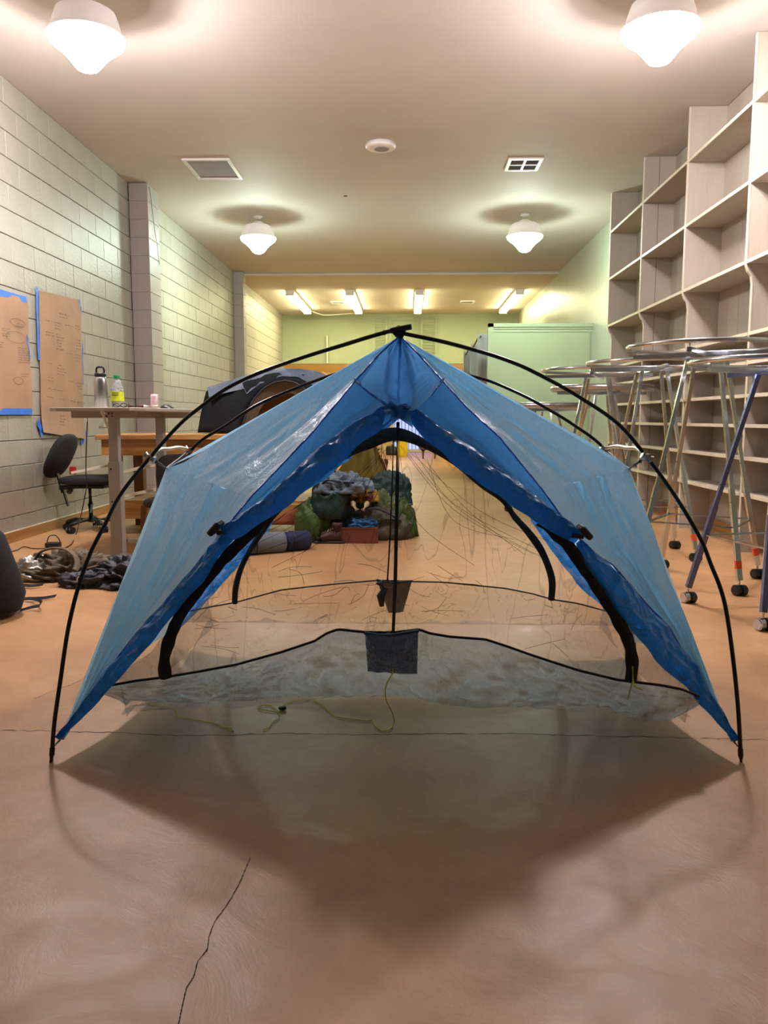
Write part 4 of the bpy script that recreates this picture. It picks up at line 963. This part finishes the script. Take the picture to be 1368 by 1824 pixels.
# zip lines down the middle
b = B(); tube(b, [onwall(px, py, 2.287, .38, apF)+Vector((0, -.012, 0)) for px, py in ((708, 752), (707, 850), (705, 950), (703, 1040), (700, 1126))], .0042, 6); new('zip', b, M_black, tent)
b = B(); tube(b, [onwall(px, py, 2.287, .38, apF)+Vector((0, -.008, 0)) for px, py in ((711, 752), (710, 850), (708, 950), (706, 1040), (702, 1126))], .0022, 6); new('zip', b, M_black, tent)
b = B(); tube(b, [onwall(px, py, 3.388, .305, apR)+Vector((0, -.012, 0)) for px, py in ((701, 780), (699, 850), (696, 930), (693, 990), (690, 1036))], .0038, 6); new('zip', b, M_black, tent)
# gathered mesh creases: real thin folds
random.seed(21)
b = B()
for k in range(13):
    sd = random.choice((-1, 1)); x0 = 705+sd*random.uniform(4, 60); x1 = 705+sd*random.uniform(120, 330); y0 = 790+abs(x0-705)*.5; y1 = random.uniform(960, 1035)-abs(x1-705)*.05
    mid = ((x0+x1)/2-sd*random.uniform(5, 40), (y0+y1)/2+random.uniform(5, 40))
    tube(b, [onwall(q.x, q.y, 3.388, .305, apR)+Vector((0, -.004, 0)) for q in resample([(x0, y0, 0), (*mid, 0), (x1, y1, 0)], 16, True)], .0008, 3)
new('mesh_creases', b, M_blackfab, tent, kind='stuff')
b = B()
for k in range(70):
    x0 = random.uniform(330, 1110); y0 = random.uniform(1010, 1180)-0; a = random.uniform(-1.3, 1.3)+(PI if random.random() < .5 else 0); ln = random.uniform(20, 90)
    if y0 > 1110+abs(x0-700)*.0+ (40 if abs(x0-700) > 250 else 0): continue
    pts = [(x0, y0, 0), (x0+ln*.5*math.cos(a)+random.uniform(-8, 8), y0+ln*.3*math.sin(a), 0), (x0+ln*math.cos(a), y0+ln*.45*math.sin(a)+random.uniform(-8, 8), 0)]
    tube(b, [onwall(q.x, q.y, 2.287, .30, apF)+Vector((0, -.004, 0)) for q in resample(pts, 10, True)], .0006, 3)
new('mesh_creases', b, M_blackfab, tent, kind='stuff')
# pockets
def pocket(pts, y, m, name, nz=.012):
    b = B(); tl, tr, br, bl = [P(*q, y=y) for q in pts]; rows = []
    for i in range(15):
        v = i/14; rows.append([tl.lerp(tr, j/14).lerp(bl.lerp(br, j/14), v)+Vector((0, -.025*math.sin(PI*j/14)*math.sin(PI*v*.9)+nz*noise.noise(Vector((j*.5, i*.5, y))), 0)) for j in range(15)])
    grid(b, rows); o = new(name, b, m, tent, smooth=True); 
    b = B(); tube(b, [tl+Vector((0, -.01, 0)), tl.lerp(tr, .5)+Vector((0, -.03, -.004)), tr+Vector((0, -.01, 0))], .009, 8, flat=.5); new('pocket_hem', b, M_black, o); return o
pocket([(650, 1126), (745, 1122), (743, 1200), (655, 1196)], 2.272, M_pocketb, 'mesh_pocket')
o = pocket([(671, 1032), (734, 1034), (718, 1090), (692, 1092)], 3.375, M_pocket, 'mesh_pocket')
b = B(); tube(b, [P(px, py, y=3.35) for px, py in ((676, 1036), (684, 1050), (678, 1062), (680, 1080))], [.02, .014, .018, .01], 8); new('drawstring_bunch', b, M_black, o, smooth=True)

# ---- poles
def interp(pts, ys, n=80):
    r = resample([(*p, 0) for p in pts], n, True); out = []
    for i, q in enumerate(r):
        t_ = i/(n-1)*(len(ys)-1); k = min(len(ys)-2, int(t_)); f_ = t_-k; y = ys[k]*(1-f_)+ys[k+1]*f_
        out.append(P(q.x, q.y, y=y))
    return out
polL = [(91.6, 1357), (96.5, 1290), (106.8, 1217), (121.6, 1119), (140, 1044), (161, 985), (187, 934), (215, 880), (267, 815), (320, 756), (360, 723), (400, 694), (450, 669), (505, 648), (560, 630), (610, 615), (655, 601), (698, 589), (733, 582)]
polR = [(1320, 1359), (1315, 1264), (1306, 1175), (1294, 1090), (1283, 1047), (1267, 1007), (1251, 966), (1229, 926), (1195, 872), (1152, 814), (1100, 754), (1030, 706), (992, 684), (954, 664), (922, 649), (884, 635), (840, 622), (786, 608), (723, 595), (700, 590)]
def depth_at(tab, v):
    for (a, ya), (c, yc) in zip(tab, tab[1:]):
        if v <= a and v >= c: return ya+(yc-ya)*(a-v)/(a-c)
    return tab[0][1] if v > tab[0][0] else tab[-1][1]
tabL = [(1357, 2.227), (1225, 2.24), (1117, 2.29), (1010, 2.36), (956, 2.41), (896, 2.48), (824, 2.585), (756, 2.61), (700, 2.59), (650, 2.53), (615, 2.47), (592, 2.42), (580, 2.40)]
tabR = [(1359, 2.286), (1215, 2.30), (1126, 2.345), (1035, 2.40), (905, 2.515), (834, 2.605), (754, 2.62), (700, 2.59), (650, 2.53), (615, 2.47), (595, 2.43), (588, 2.42)]
cL = [P(q.x, q.y, y=depth_at(tabL, q.y)) for q in resample([(*p, 0) for p in polL], 90, True)]
cR = [P(q.x, q.y, y=depth_at(tabR, q.y)) for q in resample([(*p, 0) for p in polR], 90, True)]
cL[0].z = max(cL[0].z, .004)
for pts in (cL, cR):
    b = B(); tube(b, pts, .0062, 10); o = new('tent_pole', b, M_pole, tent, smooth=True)
    b = B(); tube(b, [pts[0]-(pts[1]-pts[0]).normalized()*.01, pts[1].lerp(pts[0], -.0), pts[2]], .0078, 10); new('pole_tip', b, M_pole, o)
b = B(); tube(b, cL[-5:], .0085, 10); new('pole_ferrule', b, M_pole, tent)
rL = [(574, 674), (521, 694), (457, 722), (404, 757), (343, 799)]; rR = [(840, 670), (878, 681), (935, 706), (973, 727), (1022, 757), (1077, 800)]
arcL = [P(705, 643, y=3.26), P(640, 653, y=3.24)]+[P(*q, y=v) for q, v in zip(rL, (3.20, 3.16, 3.12, 3.09, 3.08))]
arcR = [P(705, 643, y=3.26), P(770, 652, y=3.24)]+[P(*q, y=v) for q, v in zip(rR, (3.21, 3.19, 3.15, 3.12, 3.10, 3.08))]
for arc, src in ((arcL, cL), (arcR, cR)):
    low = [Vector((p.x, 2*TC-p.y, p.z)) for p in src[::-1] if p.z < .74]
    b = B(); tube(b, resample(arc+low[::6]+[low[-1]], 90, True), .0062, 10); new('tent_pole', b, M_pole, tent, smooth=True)
# spreaders and end struts
for (f1, f2, mid, pk, px2) in (((267, 815), (337, 802), (300, 800), Lp, (335, 803)), ((1152, 814), (1077, 800), (1118, 798), Rp, (1077, 800))):
    a = P(*f1, y=2.598); c = P(*f2, y=3.08); m_ = P(*mid, y=2.82)
    b = B(); tube(b, resample([a, a.lerp(m_, .5)+Vector((0, 0, .012)), m_, c.lerp(m_, .5)+Vector((0, 0, .008)), c], 24, True), .007, 8); s = new('spreader', b, M_steel, tent, smooth=True)
    for q in (a, c):
        b = B(); tube(b, [q+Vector((-.016, 0, .008)), q+Vector((.016, 0, -.008))], .013, 10); box(b, q, (.018, .03, .02)); new('clamp', b, M_steel, s)
    b = B(); tube(b, [a, pk], .003, 6); tube(b, [c, pk], .003, 6); k_ = a.lerp(pk, .35); tube(b, [k_, a.lerp(pk, .65)], .006, 6); new('tie_cord', b, M_black, tent)
    b = B(); q = Vector((pk.x*.985, pk.y, pk.z)); tube(b, [q, Vector((q.x*.985, q.y, .36))], .006, 8); new('end_strut', b, M_pole, tent)
    b = B(); tube(b, [pk, pk+Vector((.01 if pk.x < 0 else -.01, -.01, -.05)), pk+Vector((.03 if pk.x < 0 else -.03, -.01, -.06))], .0025, 5); new('cord_loop', b, M_cord, tent)
for pk, pt in ((TL, cL[2]), (TR, cR[2]), (TLr, Vector((cL[2].x, 2*TC-cL[2].y, cL[2].z))), (TRr, Vector((cR[2].x, 2*TC-cR[2].y, cR[2].z)))):
    b = B(); tube(b, [pk, pt], .003, 6); new('tie_cord', b, M_black, tent)
b = B(); c = A+Vector((0, -.005, .012)); box(b, c, (.03, .02, .035), Matrix.Rotation(.3, 4, 'Y'), .006); tube(b, [c+Vector((.018*math.cos(t_), -.01, .010*math.sin(t_)-.002)) for t_ in [2*PI*k/14 for k in range(14)]], .004, 6, closed=True); new('peak_buckle', b, M_black, tent)
for cx0, cx1 in ((419, 1074), (981, 1070)):
    b = B(); q = onwall(cx0, cx1, 3.388, .222, apR); tube(b, [q, q+Vector((.01, -.01, -.03)), q+Vector((-.03, -.01, -.015))], .002, 5); new('cord_loop', b, M_cord, tent)
b = B(); q = onwall(1122, 1205, 2.287, .245, apF)+Vector((0, -.03, 0)); tube(b, [q+Vector((-.002, 0, .04)), q, q+Vector((.006, 0, -.02)), q+Vector((.03, 0, -.03))], .0025, 5); tube(b, [q, q+Vector((-.012, 0, -.06))], .002, 5); new('cord_loop', b, M_cord, tent)

# lime guy cords lying on the floor
def cord(pts, label):
    b = B(); tube(b, resample([P(px, py, y=y) if y else P(px, py, z=.004) for px, py, y in pts], 90, True), .0017, 6); o = new('guy_cord', b, M_cord); return tag(o, label, 'cord', 'lime guy cords')
cord([(700, 1190, 2.24), (699, 1200, 2.23), (690, 1215, 2.24), (686, 1230, 2.26), (689, 1250, 2.32), (698, 1268, 2.45), (702, 1285, 0), (696, 1298, 0), (682, 1302, 0), (668, 1292, 0), (664, 1283, 0), (650, 1284, 0), (630, 1281, 0), (605, 1278, 0), (590, 1271, 0), (575, 1256, 0), (555, 1248, 0), (525, 1248, 0), (505, 1256, 0), (497, 1268, 0), (480, 1266, 0), (462, 1263, 0), (462, 1257, 0), (480, 1256, 0), (492, 1264, 0), (498, 1272, 0), (497, 1280, 0), (486, 1286, 0), (478, 1297, 0), (470, 1299, 0)], 'long lime cord looping from the tent pocket across floor')
cord([(258, 1249, 0), (275, 1256, 0), (300, 1259, 0), (314, 1264, 0), (318, 1277, 0), (335, 1280, 0), (360, 1284, 0), (385, 1289, 0), (402, 1297, 0), (412, 1296, 0), (416, 1303, 0), (408, 1299, 0), (414, 1294, 0)], 'short lime cord on the floor at the tent front left')
b = B(); c = P(503, 1261, z=.008); box(b, c, (.025, .016, .012), rotz(.5), .003); t = new('cord_lock', b, M_black); tag(t, 'small black cord lock on the long lime cord', 'cord lock')

# ================================================================== GEAR SEEN THROUGH THE TENT
c = P(637, 968, z=0)
t = thing('cardboard_box', 'reddish brown cardboard box on the floor under the gear pile', 'box', tuple(c))
b = B(); x0, x1 = P(604, 968, z=0).x, P(673, 968, z=0).x; y0 = c.y
box2(b, (x0, y0, 0), (x1, y0+.25, .125), .003); new('body', b, M_brick, t)
b = B(); box2(b, (x0+.01, y0-.002, .118), (x1-.01, y0+.252, .126)); new('lid', b, M_brick, t)
def lump(name, px, pyb, y, rx, ry, h, m, label, cat, seed, fold=.3, z0=0., rot=0., flat=.9, freq=2.6, parts=None):
    q = P(px, pyb, y=y); c = Vector((q.x, y, z0)); t = thing(name, label, cat, tuple(c), 'gear pile seen through the tent')
    b = B(); heap(b, c, rx, ry, h, seed, fold, n=64, m=22, rot=rot, flat=flat, freq=freq); new('body', b, m, t, smooth=True)
    return t, c
b0 = .126
t, c = lump('blue_bag', 640, 940, y0+.10, .15, .09, .07, M_bluebag, 'blue nylon bag lying on top of the cardboard box', 'bag', 31, .35, b0)
b = B(); tube(b, [c+Vector((-.14, -.05, .03)), c+Vector((-.17, -.06, .02))], [.02, .01], 8); new('drawstring_end', b, M_bluebag, t)
t, c = lump('olive_sleeping_bag', 652, 940, y0+.30, .36, .17, .25, M_olive, 'olive grey sleeping bag draped over the box', 'sleeping bag', 33, .32, 0., flat=.5)
b = B(); tube(b, resample([c+Vector((-.25, -.16, .30)), c+Vector((-.1, -.19, .24)), c+Vector((.1, -.18, .27)), c+Vector((.3, -.12, .16))], 24, True), .012, 6); new('zip', b, M_greyfab, t)
lump('green_sleeping_bag', 700, 945, y0+.42, .22, .18, .32, M_green2, 'bright green sleeping bag bulging at the right of the pile', 'sleeping bag', 35, .2, flat=.6)
lump('green_roll', 565, 930, y0+.14, .15, .13, .30, M_green2, 'bright green roll at the left of the pile', 'bed roll', 37, .15, flat=.4)
lump('dark_green_sack', 592, 905, y0+.15, .19, .16, .30, M_teal, 'round dark green stuff sack at upper left of the pile', 'stuff sack', 39, .15, .20, flat=.5)
lump('teal_bag', 682, 905, y0+.55, .24, .16, .25, M_teal, 'dark teal bag behind at the upper right of the pile', 'bag', 41, .2, .25, flat=.7)
lump('moss_jacket', 690, 925, y0+.40, .20, .14, .22, mat('moss_fabric', (84, 96, 50), .7, var=.4, scale=8, bump=.4, bscale=14), 'moss green and dark jacket at the right above the olive bag', 'jacket', 43, .35, .14, flat=.6)
t, c = lump('grey_backpack', 612, 880, y0+.15, .22, .15, .17, M_greybag, 'light blue grey backpack lying on top of the pile', 'backpack', 45, .30, .40, flat=.8, freq=3.0)
b = B(); tube(b, resample([c+Vector((-.18, -.1, .06)), c+Vector((-.12, -.14, .11)), c+Vector((-.04, -.15, .10)), c+Vector((.1, -.15, .09))], 20, True), .012, 6, flat=.5); new('strap', b, M_blackfab, t)
lump('mustard_bag', 648, 895, y0+.22, .12, .10, .12, M_mustard, 'crumpled mustard yellow bag in the middle of the pile', 'bag', 47, .45, .32)
for i, px in enumerate((628, 655)):
    q = P(px, 912, y=y0+.06)
    t = thing('hiking_shoe', ('left' if i == 0 else 'right')+' one of two yellow and maroon shoes standing on the pile', 'shoe', (q.x, q.y, .355), 'yellow and maroon shoes')
    c = Vector((q.x, q.y, .30)); sx = (-1, 1)[i]
    b = B(); tube(b, [c+Vector((sx*.0-.012*sx*3, -.02, -.035)), c+Vector((-.01*sx, -.02, .01)), c+Vector((0, -.01, .03))], [.036, .040, .03], 12, flat=.6); new('sole', b, M_sole, t, smooth=True)
    b = B(); tube(b, [c+Vector((0, 0, .01)), c+Vector((.006*sx, .02, .06)), c+Vector((.02*sx, .03, .09))], [.032, .038, .03], 12); new('upper', b, M_maroon, t, smooth=True)
    b = B(); tube(b, [c+Vector((-.01*sx, .0, .075)), c+Vector((-.008*sx, .02, .125))], [.030, .026], 12); new('collar', b, M_mustard, t, smooth=True)
# boots and rolled mats on the floor
for i, (px, py) in enumerate(((569, 962), (584, 965))):
    q = P(px, py, z=0); c = Vector((q.x+.03*i-.01, q.y+.0-.06*i, 0))
    t = thing('hiking_boot', ('brown leather boot nearest the rolled mats', 'brown leather boot nearest the cardboard box')[i], 'boot', tuple(c), 'pair of brown boots')
    b = B(); tube(b, [c+Vector((-.10, -.02, .035)), c+Vector((-.05, -.015, .05)), c+Vector((.02, 0, .06)), c+Vector((.09, 0, .055))], [.035, .045, .05, .045], 14, flat=1.); 
    tube(b, [c+Vector((.05, 0, .05)), c+Vector((.055, 0, .12)), c+Vector((.06, 0, .17))], [.048, .045, .05], 14); new('upper', b, M_boot, t, smooth=True)
    b = B(); box(b, c+Vector((0, -.005, .010)), (.25, .09, .02), None, .006); new('sole', b, M_black, t)
    b = B(); [tube(b, [c+Vector((-.03+.02*k, -.05, .085+.012*k)), c+Vector((-.03+.02*k, .03, .10+.012*k))], .003, 5) for k in range(4)]; new('laces', b, M_sole, t)
def roller(name, a, c, r, m, label, cat):
    t = thing(name, label, cat, tuple((a+c)/2-Vector((0, 0, r))), 'rolled foam mats')
    b = B(); tube(b, [a, a.lerp(c, .02), a.lerp(c, .5), a.lerp(c, .98), c], [r*.9, r, r*1.02, r, r*.9], 20); new('roll', b, m, t, smooth=True)
    b = B()
    for e in (a, c):
        d = (c-a).normalized(); q = e-d*.0; u, v = frame_at(d); pts = [q+u*(r*.9*k/40*math.cos(k*.5))+v*(r*.9*k/40*math.sin(k*.5)) for k in range(40)]; tube(b, pts, .002, 4)
    new('end_spiral', b, M_greyfab, t); b = B(); q = a.lerp(c, .3); d = (c-a).normalized()*.012; tube(b, [q-d, q+d], r*1.06, 20); new('strap', b, M_blackfab, t)
q0, q1, q2 = P(425, 975, z=.06), P(505, 966, z=.07), P(548, 962, z=.07)
q0.z = .08; q1.z = .075; q2.z = .075; 
roller('rolled_mat', q0, q1, .08, M_greyfoam, 'light grey rolled mat lying at the left inside view', 'rolled mat')
roller('rolled_mat', q1+Vector((.01, 0, 0)), q2, .072, M_navy, 'navy rolled mat touching the brown boots', 'rolled mat')
c = P(541, 977, z=0); t = thing('plastic_tub', 'clear crumpled plastic food tub on the floor before the mats', 'container', tuple(c))
b = B(); lathe(b, [(.0, .002), (.045, .002), (.058, .015), (.065, .045), (.068, .05), (.05, .062), (.0, .072)], (0, 0, 0), 24)
for v in b.verts: v.co += Vector((c.x, c.y, 0))+Vector((.007, .007, .004))*noise.noise(v.co*60)
new('tub', b, M_clear, t, smooth=True); b = B(); tube(b, [(c.x-.012, c.y-.02, .06), (c.x-.014, c.y-.02, .10)], [.006, .003], 6); new('tab', b, M_clear, t)
# yellow tarp shelter and rust tarp
ty = 7.9
t = thing('yellow_shelter', 'olive yellow tarp shelter rising behind the gear pile', 'tarp shelter', (-.45, ty, 0))
ap = P(657, 752, y=ty); bl = P(545, 925, y=ty-.2); br = P(716, 905, y=ty-.2); bl.z = .01; br.z = .01; bk = Vector((-.5, ty+1.3, .01))
for tri in ((ap, bl, br), (ap, br, bk), (ap, bk, bl)):
    b = B(); rows = [[tri[0].lerp(tri[1], i/16).lerp(tri[0].lerp(tri[2], i/16), j/16)+Vector((0, .015*noise.noise(Vector((i*.4, j*.4, 2))), -.0)) for j in range(17)] for i in range(17)]
    grid(b, rows); bmesh.ops.remove_doubles(b, verts=b.verts, dist=.0005); new('tarp_panel', b, M_yellow, t, smooth=True)
for dx in (0, 10):
    b = B(); tube(b, [P(668+dx*.6, 776, y=ty-.05), P(705+dx, 880, y=ty-.35)], .004, 5); new('guy_line', b, M_cream, t)
b = B(); tube(b, [ap+Vector((0, 0, .02)), Vector((ap.x, ap.y+.05, .0))], .01, 8); new('centre_pole', b, M_pole, t)
t = thing('rust_tarp', 'rust brown tarp slope at the left behind the green roll', 'tarp', (-1.1, 7.7, 0))
tri = (P(620, 842, y=6.58), P(478, 935, y=6.55), P(590, 935, y=6.55)); b = B(); rows = [[tri[0].lerp(tri[1], i/12).lerp(tri[0].lerp(tri[2], i/12), j/12)+Vector((0, .012*noise.noise(Vector((i*.5, j*.4, 9))), 0)) for j in range(13)] for i in range(13)]
grid(b, rows); o = new('cloth', b, M_rust, t, smooth=True); solid(o, .002)
b = B(); tube(b, [tri[0], tri[1]], .006, 6); new('edge_cord', b, M_darkwood, t)

# far end: bin, plant, dark crate, dog
c = P(717, 812, z=0); t = thing('waste_bin', 'bright yellow waste bin near the far glazed door', 'bin', tuple(c))
b = B(); q = [(-.15, -.12), (.15, -.12), (.15, .12), (-.15, .12)]; lo = [b.verts.new((c.x+x*.85, c.y+y*.85, 0)) for x, y in q]; hi = [b.verts.new((c.x+x, c.y+y, .40)) for x, y in q]
b.faces.new(lo[::-1]); [b.faces.new((lo[i], lo[(i+1) % 4], hi[(i+1) % 4], hi[i])) for i in range(4)]; b.faces.new(hi); new('body', b, M_yellowbin, t)
b = B(); box(b, (c.x, c.y, .41), (.34, .28, .03), None, .006); new('lid', b, M_yellowbin, t)
c = P(700, 811, z=0); b = B(); heap(b, Vector((c.x-.05, c.y+.1, 0)), .16, .12, .24, 51, .1, flat=.4); o = new('dark_sack', b, M_greyfab, smooth=True); tag(o, 'small dark sack beside the yellow bin', 'sack')
c = P(679, 828, z=0); c.y -= 2.5; c.x = P(679, 828, y=c.y).x
t = thing('potted_plant', 'leafy green potted plant behind the yellow shelter', 'plant', (c.x, c.y, 0))
b = B(); lathe(b, [(.0, 0), (.10, 0), (.14, .24), (.15, .25), (.13, .25), (.12, .22), (.0, .22)], (c.x, c.y, 0), 20); new('pot', b, M_terra, t, smooth=True)
b = B(); random.seed(6); tube(b, [(c.x, c.y, .2), (c.x+.02, c.y, .9)], .012, 6); new('stem', b, M_darkwood, t)
b = B()
for k in range(70):
    a = random.uniform(0, 2*PI); z = random.uniform(.45, 1.15); r = random.uniform(.05, .24); p = Vector((c.x+r*math.cos(a), c.y+r*math.sin(a), z)); d = Vector((math.cos(a), math.sin(a), random.uniform(-.6, .4))).normalized()*.12; u, v = frame_at(d)
    vs = [b.verts.new(x) for x in (p, p+d*.5+u*.035, p+d, p+d*.5-u*.035)]; b.faces.new(vs)
new('leaves', b, M_leaf, t, kind='stuff')
# dog walking at the far end
c = P(763, 819, z=0)
t = thing('dog', 'small brown dog standing on the floor at the far end', 'dog', (c.x, c.y, 0))
me = bpy.data.meshes.new('body')
V = [(-.16, 0, .34), (-.02, 0, .33), (.14, 0, .32), (.24, 0, .40), (.30, 0, .47), (.38, 0, .44), (-.14, .06, .22), (-.17, .06, .13), (-.15, .06, .02), (-.14, -.06, .22), (-.17, -.06, .13), (-.15, -.06, .02), (.13, .06, .2), (.13, .06, .02), (.13, -.06, .2), (.13, -.06, .02), (-.24, 0, .42), (-.30, 0, .5), (.29, .05, .53), (.29, -.05, .53)]
Rr = [.085, .08, .10, .055, .06, .03, .045, .025, .02, .045, .025, .02, .03, .02, .03, .02, .02, .012, .015, .015]
Ed = [(0, 1), (1, 2), (2, 3), (3, 4), (4, 5), (0, 6), (6, 7), (7, 8), (0, 9), (9, 10), (10, 11), (2, 12), (12, 13), (2, 14), (14, 15), (0, 16), (16, 17), (4, 18), (4, 19)]
me.from_pydata([(c.x-v[0], c.y+v[1], v[2]) for v in V], Ed, []); me.materials.append(M_fur)
o = bpy.data.objects.new('body', me); COL.objects.link(o); par(o, t); md = o.modifiers.new('skin', 'SKIN'); md.use_smooth_shade = True
for sv, r in zip(me.skin_vertices[0].data, Rr): sv.radius = (r, r)
me.skin_vertices[0].data[1].use_root = True; o.modifiers.new('sub', 'SUBSURF').levels = 1; o.modifiers['sub'].render_levels = 1
